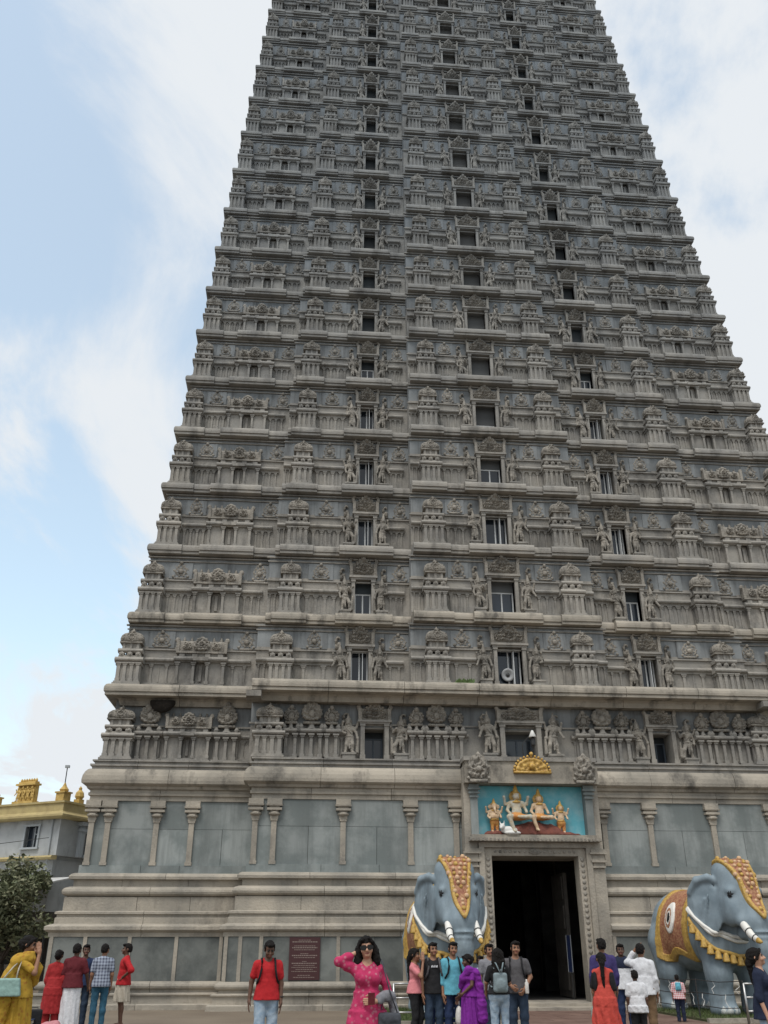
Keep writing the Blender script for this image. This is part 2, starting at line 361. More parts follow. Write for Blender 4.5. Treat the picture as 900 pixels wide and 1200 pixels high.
def kuta_mesh():
    b = MB()
    b.box(-.54, .54, -.58, .05, 0, .07); b.box(-.50, .50, -.54, .05, .07, .13)
    b.box(-.42, .42, -.42, .05, .13, .80)
    for x in (-.37, -.13, .13, .37): pil(b, x, .12, -.42, .13, .78, .07, .8)
    for s_ in (-1, 1):
        for y in (-.32, -.08): b.box(s_*.42-.05, s_*.42+.05, y-.05, y+.05, .13, .70); b.box(s_*.43-.08, s_*.43+.08, y-.09, y+.09, .70, .78)
    b.prism_x(off(ENT, -.40, .78, .95), -.55, .55); b.box(-.55, -.40, -.45, .04, .79, .95); b.box(.40, .55, -.45, .04, .79, .95)
    b.box(-.44, .44, -.46, .05, .96, 1.02)
    for x in (-.32, 0, .32):
        b.box(x-.10, x+.10, -.47, .05, 1.02, 1.12); b.relief(kudu_outline(.20, .16, 7), (x, -.47, 1.07), .05, 3, 12, carve(2))
    b.prism_x(off(ENT, -.36, 1.12, .8), -.48, .48); b.box(-.48, -.36, -.40, .04, 1.13, 1.26); b.box(.36, .48, -.40, .04, 1.13, 1.26)
    b.box(-.34, .34, -.40, .05, 1.26, 1.48)
    for x in (-.27, 0, .27): b.box(x-.05, x+.05, -.44, -.39, 1.27, 1.46)
    return b.mesh('pavilion', 'stone')
def kuta_roof_mesh():
    b = MB(); b.box(-.44, .44, -.50, .05, 1.46, 1.51)
    b.lathe([(.50, 1.51), (.56, 1.56), (.57, 1.64), (.52, 1.75), (.40, 1.83), (.20, 1.88), (.08, 1.90)], 8, (0, -.22, 0), sx=.88, sy=.60, a0=R(22.5))
    b.lathe([(.08, 1.88), (.10, 1.92), (.04, 1.97), (.015, 2.03)], 8, (0, -.22, 0))
    b.relief(kudu_outline(.40, .36, 9), (0, -.50, 1.66), .07, 4, 20, carve(5))
    for s_ in (-1, 1): b.relief(kudu_outline(.20, .22, 7), (s_*.33, -.44, 1.62), .07, 3, 14, carve(8))
    return b.mesh('pavilion_roof', 'stone_carved')
def shala_mesh():
    b = MB()
    b.box(-.98, .98, -.34, .05, 0, .07); b.box(-.92, .92, -.30, .05, .07, .13)
    for s_ in (-1, 1):
        b.box(s_*.56-.34, s_*.56+.34, -.20, .05, .13, .92)
        for x in (.26, .86): pil(b, s_*x, .10, -.20, .13, .90, .09)
    b.box(-.17, .17, -.06, .05, .13, .92); b.box(-.055, .055, -.13, .0, .25, .80)
    b.prism_x(off(ENT, -.22, .90), -1.0, 1.0); b.box(-.28, .28, -.42, -.2, .93, 1.06)
    b.box(-.86, .86, -.20, .05, 1.10, 1.22)
    for x in (-.72, -.24, .24, .72): b.box(x-.10, x+.10, -.27, .05, 1.10, 1.2)
    return b.mesh('oblong_pavilion', 'stone')
def shala_roof_mesh():
    b = MB(); b.box(-.95, .95, -.30, .05, 1.22, 1.28)
    prof = [(.05, 1.28)]+[(-.24+.26*(1-math.cos(a))-.06*math.sin(a)*1.5, 1.28+.42*math.sin(a)) for a in [R(x) for x in (0, 15, 30, 45, 60, 75, 90)]]+[(.05, 1.70)]
    b.prism_x(prof, -.86, .86)
    for s_ in (-1, 1):
        b.box(s_*.90-.06, s_*.90+.06, -.30, .05, 1.28, 1.66); b.ball((s_*.94, -.18, 1.70), .10, seg=8, rings=5)
    b.relief(kudu_outline(.62, .50, 11), (0, -.33, 1.50), .10, 5, 26, carve(17))
    for x in (-.55, .55): b.relief(kudu_outline(.34, .30, 9), (x, -.30, 1.46), .08, 4, 18, carve(23))
    for x in (-.7, -.42, -.14, .14, .42, .7): b.lathe([(.05, 1.68), (.06, 1.74), (.02, 1.84)], 6, (x, -.05, 0))
    return b.mesh('pavilion_roof', 'stone_carved')
def colonnade_mesh(n, seed):
    """wall length of 1 m: base, little pilasters and the rolled entablature above them"""
    b = MB(); b.box(-.5, .5, -.14, .03, 0, .06); b.box(-.5, .5, -.10, .03, .09, .16)
    for i in range(n):
        x = (-.5+(i+.5)/n); pil(b, x, .07, 0, .16, .80, .045, .9)
    b.box(-.5, .5, -.06, .03, .80, .85); b.prism_x(off(ENT, 0, .85, .9), -.5, .5)
    for i in range(n-1):
        x = -.5+(i+1)/n; b.box(x-.018, x+.018, -.02, .03, .2, .78)
    return b.mesh('colonnade', 'stone')
KUTA, KROOF, SHALA, SROOF = kuta_mesh(), kuta_roof_mesh(), shala_mesh(), shala_roof_mesh()
COL = [colonnade_mesh(4, 1), colonnade_mesh(3, 2), colonnade_mesh(2, 3)]
def window_mesh(w, top=1.38):
    """stone surround: posts, lintel; opening half-width w"""
    b = MB()
    for s_ in (-1, 1):
        x = s_*(w+.065); b.box(x-.065, x+.065, -.14, .30, 0, top); b.box(x-.085, x+.085, -.17, .05, 0, .22); b.box(x-.085, x+.085, -.17, .05, top-.08, top)
    b.box(-w-.17, w+.17, -.18, .30, top, top+.06); b.box(-w-.22, w+.22, -.23, .05, top+.06, top+.13)
    return b.mesh('window', 'stone')
def pediment_mesh(w, top=1.38):
    b = MB(); z = top+.13; e = w+.15
    b.box(-e, e, -.10, .05, z, z+.46)
    b.relief(kudu_outline(w*1.25+.22, .60, 15, .06), (0, -.10, z+.30), .12, 8, 44, carve(41, 11))
    for s_ in (-1, 1):
        b.relief(kudu_outline(w*.8, .34, 9), (s_*(w*.66+.04), -.10, z+.22), .09, 5, 22, carve(51))
        b.box(s_*e-.055, s_*e+.055, -.19, .05, z, z+.44)
        b.tube([(s_*e, -.10, z+.40), (s_*(e+.05), -.10, z+.54), (s_*(e+.01), -.10, z+.64), (s_*(e-.07), -.10, z+.62)], [.075, .07, .05, .025], 7)
    b.ball((0, -.13, z+.64), .10, seg=10, rings=6); b.ball((0, -.11, z+.78), .05, seg=8, rings=5)
    for s_ in (-1, 1): b.ball((s_*.13, -.12, z+.58), .07, seg=8, rings=5); b.ball((s_*.24, -.11, z+.50), .055, seg=8, rings=5)
    return b.mesh('pediment', 'stone_carved')
WIN = {'side': (.31, window_mesh(.31), pediment_mesh(.31)), 'mid': (.45, window_mesh(.45), pediment_mesh(.45))}
def casement_mesh(w, kind, top=1.38):
    b = MB(); y = .26
    if kind == 'dark': y = .62
    h = top if kind == 'tall' else top*.72 if kind in ('mid', 'dark') else top*.42
    for x in (-w+.03, w-.03): b.box(x-.025, x+.025, y, y+.05, .02, h)
    b.box(-w+.055, w-.055, y+.002, y+.048, h-.05, h); b.box(-w+.055, w-.055, y+.002, y+.048, .02, .06)
    if kind != 'single': b.box(-.025, .025, y-.005, y+.055, .06, h-.05)
    if kind == 'tall':                        # one leaf swung outwards
        b.box(w*.30, w*.36, y-.26, y-.01, .06, h-.06)
    return b.mesh('casement', 'bld_dark' if kind == 'dark' else 'white_frame')
def pane_mesh(w, kind, top=1.38):
    b = MB(); h = top if kind == 'tall' else top*.72 if kind in ('mid', 'dark') else top*.42; y = .65 if kind == 'dark' else .29
    b.box(-w, w, y, y+.02, .0, h)
    if kind == 'dark': b.box(-w, w, .63, .72, h, top+.02, m=1)
    if kind in ('mid', 'low'): b.box(-w, w, .24, .33, h, top+.02, m=1)
    return b.mesh('pane', ['glass', 'board' if w > .4 else 'shutter'])
CAS = {(s_, k): (casement_mesh(WIN[s_][0], k), pane_mesh(WIN[s_][0], k)) for s_ in WIN for k in ('tall', 'mid', 'low', 'dark')}
ARMS = [((-1, (-.25, -.02, .74), (-.33, -.10, .58)), (1, (.25, -.04, .76), (.27, -.12, .56)), (-1, (-.27, .03, .86), (-.31, -.02, 1.05)), (1, (.25, .03, .88), (.30, -.02, 1.06))),
        ((-1, (-.26, -.03, .76), (-.14, -.16, .70)), (1, (.26, -.04, .74), (.30, -.10, .54)), (-1, (-.27, .03, .88), (-.22, -.04, 1.10)), (1, (.26, .03, .90), (.32, -.02, 1.10))),
        ((-1, (-.24, -.02, .72), (-.20, -.12, .54)), (1, (.26, -.05, .80), (.16, -.17, .90)), (-1, (-.26, .03, .90), (-.33, -.02, 1.08)), (1, (.25, .03, .88), (.34, -.02, 1.0)))]
def guardian_mesh(seed, mirror=1, var=0):
    m = mirror; f = SDF((-.46, -.28, -.02), (.46, .22, 1.42), .0205)
    P = lambda x, y, z: (x*m, y, z)
    sway = (.05, .02, -.03)[var]; hip = P(sway, 0, .56)
    f.cap(P(-.11, -.02, .10), P(-.08, -.04, .34), .056, .066, .03); f.cap(P(-.08, -.04, .34), P(-.03+sway*.5, 0, .56), .072, .094, .04)
    kx = (.17, .12, .20)[var]; f.cap(P(kx, -.05, .10), P(kx, -.09, .34), .056, .066, .03); f.cap(P(kx, -.09, .34), P(.08+sway*.5, 0, .56), .072, .094, .04)
    f.cap(P(-.11, -.02, .09), P(-.14, -.13, .07), .05, .04); f.cap(P(kx, -.05, .09), P(kx+.05, -.14, .07), .05, .04)
    f.ell(hip, (.155, .12, .11), .05); f.ell(P(.02, 0, .72), (.12, .095, .12), .05); f.ell(P(-.02, -.01, .86), (.17, .11, .12), .05)
    f.cap(P(-.14, 0, .90), P(.11, 0, .92), .068, .068, .04); f.cap(P(-.02, 0, .92), P(-.03, -.01, 1.02), .055, .055)
    f.ell(P(-.03, -.03, 1.075), (.085, .09, .10), .02); f.cap(P(-.03, -.12, 1.07), P(-.03, -.13, 1.045), .014, .018, .01); f.cap(P(-.03, -.01, 1.15), P(-.03, 0, 1.32), .092, .04, .015); f.ell(P(-.03, 0, 1.36), (.035, .035, .045), .01)
    for z_ in (1.155, 1.22, 1.28): f.ell(P(-.03, -.01, z_), (.105-.25*(z_-1.15), .105-.25*(z_-1.15), .014), .006)
    for z_ in (1.03,): f.ell(P(-.125, 0, z_), (.03, .03, .05), .01); f.ell(P(.065, 0, z_), (.03, .03, .05), .01)
    f.ell(P(-.03, .06, 1.10), (.15, .035, .16), .01)
    for s_, el, wr in ARMS[var]:
        sh = P(s_*.14-.02, .01, .91); f.cap(sh, P(*el), .056, .048, .025); f.cap(P(*el), P(*wr), .048, .038, .015); f.ell(P(*wr), (.05, .05, .05), .015); f.ell(P(*[(a+b)/2 for a, b in zip(sh_ if False else (s_*.14-.02, .01, .91), el)]), (.062, .062, .022), .008)
    f.cap(P(.32, -.10, .58), P(.30, -.06, .10), .035, .065, .01)            # club
    f.cap(P(.0, -.10, .50), P(.02, -.11, .20), .05, .03, .015)              # hanging sash
    f.ell(P(.01, -.02, .61), (.172, .13, .035), .01); f.ell(P(-.02, -.07, .955), (.115, .055, .028), .01); f.cap(P(-.13, -.09, .95), P(.08, -.12, .70), .018, .018, .01)
    f.cap(P(-.02, .02, .9), P(-.02, .16, .9), .09, .09, .02)
    f.rough(.005, 52, seed)
    return sdf_mesh('guardian_statue', f, ['stone_carved'])
GUARD = [guardian_mesh(1, 1), guardian_mesh(2.2, -1), guardian_mesh(3.1, 1, 1), guardian_mesh(.7, -1, 1), guardian_mesh(1.9, 1, 2), guardian_mesh(4.4, -1, 2)]
_b = MB(); _b.box(-.23, .23, -.24, .10, 0, .20); _b.box(-.26, .26, -.27, .10, .20, .26); PED = _b.mesh('pedestal', 'stone')
# finial scroll rising beside the guardian's head, on the wall
_b = MB(); _b.box(-.12, .12, -.09, .05, 0, .30); _b.tube([(-.06, -.06, .26), (-.09, -.06, .40), (-.02, -.07, .52), (.07, -.07, .50), (.08, -.07, .42)], [.075, .07, .06, .045, .025], 7); _b.relief(kudu_outline(.20, .22, 7), (0, -.09, .15), .05, 4, 16, carve(61)); SCROLL = _b.mesh('scroll_panel', 'stone_carved', True)

jit = random.Random(5)
def place(name, me, x, y, z, sx=1, sz=1, sy=1, parent=tower): return inst(name, me, parent, (x, y, z), 0, (sx, sy, sz))
def sub(name, me, parent, *a): return inst(name, me, parent, *a)
def window_bay(kind, x, y, z, sx, sz, cas, gx=None, parts=True, gs=None):
    w, wm, pm = WIN[kind]
    wdw = place('window', wm, x, y, z, sx, sz); sub('pediment', pm, wdw); a, b = CAS[(kind, cas)]
    inst('casement', a, wdw); inst('pane', b, wdw)
    gx = gx or (w+.50)
    for j, s_ in enumerate((-1, 1)):
        g = place('guardian_statue', GUARD[j+2*jit.randrange(3)], x+s_*gx*sx, y-.12, z+.20*sz, gs[0] if gs else sx*.86, (gs[1] if gs else sz*.93)*jit.uniform(.97, 1.02)); sub('pedestal', PED, g, (0, 0, -.215))
        if parts: place('scroll_panel', SCROLL, x+s_*(gx+.10)*sx, y, z+1.36*sz, sx*.8, sz*.8)
    return wdw

# ---- storeys 2..20
CPROF = [(.95,.10),(.12,.10),(.05,.06),(.012,-.01),(0,-.09),(.004,-.18),(.06,-.19),(.045,-.21),(.045,-.30),(.10,-.315),(.40,-.33),(.47,-.40),(.52,-.56),(.95,-.56)]
def cornice_block(x0, x1, m0=0, m1=0): b = MB(); b.prism_x(CPROF, x0, x1, m0, m1); return b
MID, CEN = -.33, -.95
upper_cornice = MB()
for n, i in enumerate(range(2, 21)):
    z, zn = ZS[n], ZS[n+1]; h = zn-z; sz = h/2.87; W, Y = Wt(z), Yt(z); sx = W/13.5
    if i == 2: W += .38; Y -= .03
    if i == 3: W += .15
    Wn, Yn = Wt(zn), Yt(zn)
    if i == 2: Wn += .15
    kw = .378+.0018*n; k2 = .578+.001*n; k3 = .187+.0012*n; shf = .778; k1 = (W-.66*sx)/W
    bM, bC = .64*W, .252*W if i > 2 else .252*W; fl = z+.10
    wy = Y+.67                                                # wing wall plane
    def P(x): return 0 if abs(x) > bM else MID if abs(x) > bC else CEN
    fine = i <= 18; se = sz*1.12
    # cornice under the storey
    segs = []
    if i == 2:                                                # the long straight eave
        for a, b_, e in ((-W, -bM, 0), (-bM, bM, -1.10), (bM, W, 0)):
            k = max(1, round((b_-a)/2.6)); xs = [a+(b_-a)*q/k for q in range(k+1)]
            segs += [(xs[q]+(.004 if q else 0), xs[q+1]-(.004 if q < k-1 else 0), e) for q in range(k)]
    else:
        cs = [(k1*W, .64*sx, -.02, 0), (shf*W, 1.03*sx, -.10, 0), (k2*W, .63*sx, MID-.06, 1), (kw*W, 1.04*sx, MID-.16, 1), (k3*W, .60*sx, CEN-.06, 2)]
        cen = 1.26*sx
        half = []; x = cen; half.append((0, cen, CEN-.14))
        for c_, hw, e, zone in cs[::-1]:
            lo, hi = c_-hw, c_+hw
            if c_ == cs[0][0]: hi = W
            if zone == 2: hi = max(hi, bC)
            if lo > x+.05:
                b0 = x
                for bd, ee in ((bC, CEN), (bM, MID), (1e9, 0)):     # recessed stretches, cut where the wall steps back
                    if b0 < bd and b0 < lo: half.append((b0, min(lo, bd), ee+.04)); b0 = min(lo, bd)
            half.append((max(lo, x), hi, e)); x = hi
        segs = [(-b_, -a, e) for a, b_, e in half if a > 0]+[(a, b_, e) for a, b_, e in half if a > 0]+[(-cen, cen, CEN-.14)]
    for a, b_, e in segs:
        m0 = 1 if abs(a+W) < .01 else 0; m1 = 1 if abs(b_-W) < .01 else 0
        g0 = 0 if m0 else .004; g1 = 0 if m1 else .004
        if i <= 14:
            bl = MB(); bl.prism_x([(p*(1 if p < .9 else 1+abs(e)/.95*1.0), q) for p, q in CPROF], a+g0-(a+b_)/2, b_-g1-(a+b_)/2, m0, m1)
            part('cornice_block', bl, 'stone_kapota' if i <= 3 else 'stone', loc=((a+b_)/2, Y+e+jit.uniform(-.008, .008), z+jit.uniform(-.006, .006)))
        else:
            bl = MB(); bl.prism_x(CPROF, a+g0, b_-g1, m0, m1); upper_cornice.add([(p[0], p[1]+Y+e, p[2]+z) for p in bl.v], bl.f)
    # side cornices
    for s_ in (-1, 1):
        v = []; f = []; np_ = len(CPROF)
        for yy, mi in ((Y, 1), (2*YC-Y, -1)): v += [(s_*(W-p), yy+mi*p, z+q) for p, q in CPROF]
        f = [(a, (a+1) % np_, (a+1) % np_+np_, a+np_) for a in range(np_)]
        part('side_cornice', MB().add(v, f), 'stone')
    # walls: stone below, painted band above; openings at the three windows
    hs = .55*h; top = zn-.30
    wl = MB(); wb = MB(); back = wy+.50
    ow = {0: (-.40*sx, .40*sx)}
    def strip(mb, x0, x1, yf, z0, z1): mb.box(x0, x1, yf, back, z0, z1)
    xo = kw*W; a_s = .31*sx; a_c = .45*sx
    W2 = W-.46
    # lower wall
    for s_ in (-1, 1):
        x0, x1 = sorted((s_*bM, s_*W2)); strip(wl, x0, x1, wy, fl, fl+hs)
        for u0, u1 in ((bC, xo-a_s), (xo+a_s, bM)):
            x0, x1 = sorted((s_*u0, s_*u1)); strip(wl, x0, x1, wy+MID, fl, fl+hs)
        x0, x1 = sorted((s_*a_c, s_*bC)); strip(wl, x0, x1, wy+CEN, fl, fl+hs)
        x0, x1 = sorted((s_*(xo-a_s), s_*(xo+a_s))); strip(wl, x0, x1, wy+MID+.02, fl+1.36*se, fl+hs)
    strip(wl, -a_c, a_c, wy+CEN+.02, fl+1.36*se, fl+hs)
    # string courses framing the panels, and the plain band
    for zz, t_, pr in ((.50*h, .05, .06), (.77*h, .04, .05), (.82*h, .05, .09)):
        for s_ in (-1, 1):
            x0, x1 = sorted((s_*(bM+.001), s_*(W2+pr))); wl.box(x0, x1, wy-pr, wy, fl+zz, fl+zz+t_)
            x0, x1 = sorted((s_*(bC+.001), s_*(bM+pr))); wl.box(x0, x1, wy+MID-pr, wy+MID, fl+zz, fl+zz+t_)
        wl.box(-bC-pr, bC+pr, wy+CEN-pr, wy+CEN, fl+zz, fl+zz+t_)
    for s_ in (-1, 1):
        x0, x1 = sorted((s_*bM, s_*W2)); strip(wb, x0, x1, wy+.003, fl+hs+.001, top)
        x0, x1 = sorted((s_*bC, s_*(bM-.003))); strip(wb, x0, x1, wy+MID+.003, fl+hs+.001, top)
    strip(wb, -bC+.003, bC-.003, wy+CEN+.003, fl+hs+.001, top)
    wl.box(-W2+.002, W2-.002, back, 2*YC-wy, fl-.3, top)                   # core
    part('storey_wall', wl, 'stone'); part('wall_band', wb, 'band')
    if not fine: continue
    # pavilions, panels, windows
    panels = []
    for s_ in (-1, 1):
        for x in (k1*W, k2*W, k3*W):
            o = place('pavilion', KUTA, s_*x, wy+P(x), fl, sx*jit.uniform(.84, .88), se*jit.uniform(.96, 1.0), .84); sub('pavilion_roof', KROOF, o)
        o = place('oblong_pavilion', SHALA, s_*shf*W, wy, fl, sx*.92, se*jit.uniform(.94, .98), .85); sub('pavilion_roof', SROOF, o)
        xs = [(k1*W-.45*sx, shf*W+.90*sx), (shf*W-.90*sx, k2*W+.45*sx), (k2*W-.45*sx, kw*W+.92*sx), (kw*W-.92*sx, k3*W+.45*sx), (k3*W-.45*sx, 1.20*sx)]
        for q, (b1, b0) in enumerate(xs):
            for lo, hi in ([(b0, b1)] if not (b0 < bM < b1) and not (b0 < bC < b1) else ([(b0, bM-.002), (bM+.2, b1)] if b0 < bM < b1 else [(b0, bC-.002), (bC+.2, b1)])):
                if hi-lo < .25: continue
                c_ = (lo+hi)/2; v_ = COL[0] if hi-lo > .95*sx else COL[1] if hi-lo > .6 else COL[2]
                if i == 2: v_ = COL[2]
                place('colonnade', v_, s_*c_, wy+P(c_), fl, hi-lo, se)
            c_ = (b0+b1)/2
            if q == 3: c_ = kw*W-.92*sx-.45*sx
            if q == 1: c_ = shf*W-.98*sx-.55*sx
            if b1-b0 > .5: panels.append((s_*c_, wy+P(c_), min(b1-b0, 1.1*sx)*.42))
            place('medallion', MED[(i+q+(s_ > 0)) % 3], s_*c_, wy+P(c_), fl+.64*h, sx*(1.0 if i < 4 else .98), sz*1.05)
        window_bay('side', s_*kw*W, wy+MID, fl, sx, se, 'tall' if i in (2, 4, 5, 6) else 'mid' if i in (3, 7) else 'low', gx=.68)
    for xp, yp, wp in panels: part('raised_panel', MB().box(-wp, wp, -.03, .02, fl+.535*h, fl+.755*h), 'band', loc=(xp, yp, 0))
    window_bay('mid', 0, wy+CEN, fl, sx, se, 'tall' if i in (2, 4) else 'mid' if i in (3, 5) else 'low', gx=.92)
if upper_cornice.v: part('cornice', upper_cornice, 'stone', kind='stuff')
# barrel roof of the tower, above the frame
zr = ZS[-1]; Wr, Yr = Wt(zr)-.3, Yt(zr)
b = MB(); b.prism_x([(Yr+(YC-Yr)*(1-math.cos(a)), zr-.3+4.6*math.sin(a)) for a in [R(18*q) for q in range(11)]], -Wr, Wr)
part('barrel_roof', b, 'stone_carved')
for k in range(11): part('finial', MB().lathe([(.3,0),(.45,.4),(.3,.9),(.12,1.2),(.2,1.5),(.04,2.2)], 12), 'gold', loc=(-Wr+1+k*(2*Wr-2)/10, YC, zr+4.15))

# ---- storey 1: a row of small shrines under the long eave
z1, h1 = 7.30, 2.47; wyw, wym = .62, -.22                         # wing and middle wall planes
bM1 = 9.1; W1 = 13.85
wl = MB(); wb = MB()
ops = [(-4.86, .34), (XC, .555), (5.28, .34)]                      # openings
def solid(mb, x0, x1, y0, y1, za, zb): mb.box(x0, x1, y0, y1, za, zb)
for x0, x1 in ((-W1, -bM1), (bM1, W1)): solid(wl, x0, x1, wyw, 2.2, z1-.1, z1+1.15); solid(wb, x0, x1, wyw+.003, 2.2, z1+1.15, 9.42)
edges = [-bM1]+[e for x, w in ops for e in (x-w, x+w)]+[bM1]
for k in range(0, len(edges), 2): solid(wl, edges[k], edges[k+1], wym, 2.2, z1-.1, z1+1.15)
for x, w in ops: solid(wl, x-w, x+w, wym+.02, 2.2, z1+1.10, z1+1.149); solid(wl, x-w, x+w, .9, 2.2, z1-.1, z1+1.10)
solid(wb, -bM1+.003, bM1-.003, wym+.003, 2.2, z1+1.15, 9.42)
wl.box(-W1+.01, W1-.01, 2.2, 2*YC-2, z1-.1, 9.42)
for zz in (z1+1.20,):
    for x0, x1, y in ((-W1-.05, -bM1, wyw), (-bM1-.05, bM1+.05, wym), (bM1, W1+.05, wyw)): wl.box(x0, x1, y-.06, y, zz, zz+.06)
part('storey_wall', wl, 'stone'); part('wall_band', wb, 'band')
def shrine_mesh(w, hd, big):
    """aedicule: pilasters, bracket and a tall carved arch above"""
    b = MB(); b.box(-w/2, w/2, -.30, .05, 0, .08)
    for x in ((-w*.32, 0, w*.32) if big else (-w*.25, w*.25)): pil(b, x, .10, -.08, .08, .86, .14)
    b.box(-w*.45, w*.45, -.10, .05, .08, .86); b.prism_x(off(ENT, -.16, .86, .9), -w*.54, w*.54)
    b.lathe([(.24, 1.02), (.14, 1.08), (.10, 1.16), (.16, 1.24)], 8, (0, -.14, 0), sx=w*.9, sy=.7)
    for s_ in (-1, 1): b.lathe([(.07, 1.02), (.09, 1.10), (.03, 1.20)], 7, (s_*w*.38, -.18, 0))
    return b.mesh('aedicule', 'stone')
def arch_mesh(w, h, seed):
    b = MB(); b.relief(kudu_outline(w, h, 15, .07), (0, -.14, 1.22+h*.5), .15, 7, 40, carve(seed, 11)); b.ball((0, -.2, 1.22+h*1.10), .09, seg=8, rings=5)
    b.ball((0, -.2, 1.24+h*.42), .12, seg=9, rings=5, sc=(1, .6, 1.2)); b.box(-w*.4, w*.4, -.22, .03, 1.19, 1.27); return b.mesh('carved_arch', 'stone_carved', True)
SHB, SHS = shrine_mesh(.92, 1, True), shrine_mesh(.62, 1, False); ARB, ARS = arch_mesh(.72, .72, 71), arch_mesh(.52, .48, 73)
def aed(x, y, big=True):
    o = place('aedicule', SHB if big else SHS, x, y, z1); inst('carved_arch', ARB if big else ARS, o)
for s_, xo in ((-1, 0), (1, .42)):
    for x, y, kind in ((13.55, wyw, 'k'), (12.6, wyw, 'b'), (11.25, wyw, 's'), (9.95, wyw, 'b'), (8.45, wym, 'k'), (7.72, wym, 'a'), (7.02, wym, 'b'), (6.34, wym, 'a'), (3.42, wym, 'a'), (2.72, wym, 'b'), (2.04, wym, 'a')):
        xx = s_*x+xo*(1 if x < 12 else .3)
        if kind == 'k': o = place('pavilion', KUTA, xx, y, z1, 1.0, .93); sub('pavilion_roof', KROOF, o)
        elif kind == 's': o = place('oblong_pavilion', SHALA, xx, y, z1, .82, .93); sub('pavilion_roof', SROOF, o)
        else: aed(xx, y, kind == 'b')
    # low wall of posts running between them
    for a, b_, y in ((9.15, 13.2, wyw), (5.85, 8.2, wym), (1.6, 3.9, wym)):
        k = 3; 
        for q in range(k):
            lo = a+(b_-a)*q/k; hi = a+(b_-a)*(q+1)/k; place('colonnade', COL[1], s_*(lo+hi)/2+xo, y+.01, z1, hi-lo, .95)
window_bay('side', -4.86, wym, z1, 1.1, .90, 'dark', gx=.80, gs=(.95, 1.0))
window_bay('side', 5.28, wym, z1, 1.1, .90, 'dark', gx=.80, gs=(.95, 1.0))
wdw = window_bay('mid', XC, wym-.12, z1+.03, 1.24, .90, 'dark', gx=.92, gs=(1.0, 1.08)); 
# slabs that project under the eave
for s_ in (-1, 1): part('eave_bracket', MB().box(-.25, .25, -.5, .1, 0, .2), 'stone', loc=(s_*9.0, wym-.5, 9.22))

# ================================================================== BASE OF THE TOWER
Wb = 14.3; xm = 9.0; MPJ = .85; yb = 2*YC
PATH_L = [(-Wb, yb), (-Wb, 0), (-xm, 0), (-xm, -MPJ), (-2.02, -MPJ)]
PATH_R = [(2.42, -MPJ), (xm+.4, -MPJ), (xm+.4, 0), (Wb+.3, 0), (Wb+.3, yb)]
def course(name, prof, mtl, blk=2.4, seed=0, jitter=.008, paths=(PATH_L, PATH_R), smooth=False):
    """prof: (outward offset, z) closed polygon; runs round the plan, cut into blocks"""
    rnd = random.Random(seed); n = len(prof)
    for path in paths:
        nrm = []
        for (x0, y0), (x1, y1) in zip(path[:-1], path[1:]):
            l = math.hypot(x1-x0, y1-y0); dx_, dy_ = (x1-x0)/l, (y1-y0)/l; nrm.append((dy_, -dx_))          # outward = to the right of travel
        for k in range(len(path)-1):
            p0, p1 = path[k], path[k+1]; L = math.hypot(p1[0]-p0[0], p1[1]-p0[1]); d = ((p1[0]-p0[0])/L, (p1[1]-p0[1])/L); nn = nrm[k]
            def mit(j):
                if j < 0 or j >= len(nrm): return nn
                a = nrm[j]; q = 1+a[0]*nn[0]+a[1]*nn[1]; return ((a[0]+nn[0])/q, (a[1]+nn[1])/q)
            m0, m1 = mit(k-1), mit(k+1)
            cnt = max(1, round(L/blk)) if L < 16 else 2
            ts = [0]+sorted(min(.97, max(.03, (q+rnd.uniform(-.18, .18))/cnt)) for q in range(1, cnt))+[1]
            for q in range(cnt):
                b = MB(); v = []; jo = rnd.uniform(-jitter, jitter)
                for t, mm in ((ts[q], m0 if q == 0 else nn), (ts[q+1], m1 if q == cnt-1 else nn)):
                    g = (.006 if q > 0 else 0) if t == ts[q] else (-.006 if q < cnt-1 else 0)
                    cx_, cy_ = p0[0]+d[0]*(L*t+g), p0[1]+d[1]*(L*t+g)
                    v += [(cx_+mm[0]*(o+jo), cy_+mm[1]*(o+jo), z) for o, z in prof]
                f = [(a, (a+1) % n, (a+1) % n+n, a+n) for a in range(n)]+[tuple(range(n)), tuple(range(n, 2*n))]
                b.add(v, f); part(name, b, mtl, smooth=smooth)
IN = -.6
def arc(o, z, r, a0, a1, n=5, rz=None): return [(o+r*math.cos(R(a0+(a1-a0)*i/n)), z+(rz or r)*math.sin(R(a0+(a1-a0)*i/n))) for i in range(n+1)]
course('foundation_block', [(IN, -.3), (.78, -.3), (.78, .13), (.72, .16), (IN, .16)], 'stone_base', 2.6, 1)
course('plinth_block', [(IN, .161), (.60, .161), (.60, .36), (.66, .38), (.66, .42), (.58, .44), (IN, .44)], 'stone_base', 2.6, 2)
course('plinth_moulding', [(IN, .441), (.46, .441), (.46, .52)]+arc(.46, .62, .12, -80, 80, 6, .10)+[(.46, .74), (IN, .74)], 'stone_base', 3.0, 3)
course('plinth_cap', [(IN, 1.94), (.44, 1.94), (.44, 2.06), (.50, 2.08), (.56, 2.13), (.56, 2.22), (.46, 2.27), (.34, 2.30), (.34, 2.46), (.30, 2.48), (.30, 2.56), (.36, 2.57), (.36, 2.63), (.26, 2.66), (IN, 2.66)], 'stone_base', 2.2, 4)
course('course_block', [(IN, 2.661), (.17, 2.661), (.17, 3.06), (IN, 3.06)], 'stone_base', 1.9, 5, .008)
course('torus_moulding', [(IN, 3.061), (.10, 3.061)]+arc(.12, 3.21, .15, -85, 85, 6, .13)+[(.08, 3.36), (IN, 3.36)], 'stone_base', 2.6, 6)
course('recessed_course', [(IN, 3.361), (.0, 3.361), (.0, 3.56), (IN, 3.56)], 'stone_base', 1.7, 7, .003)
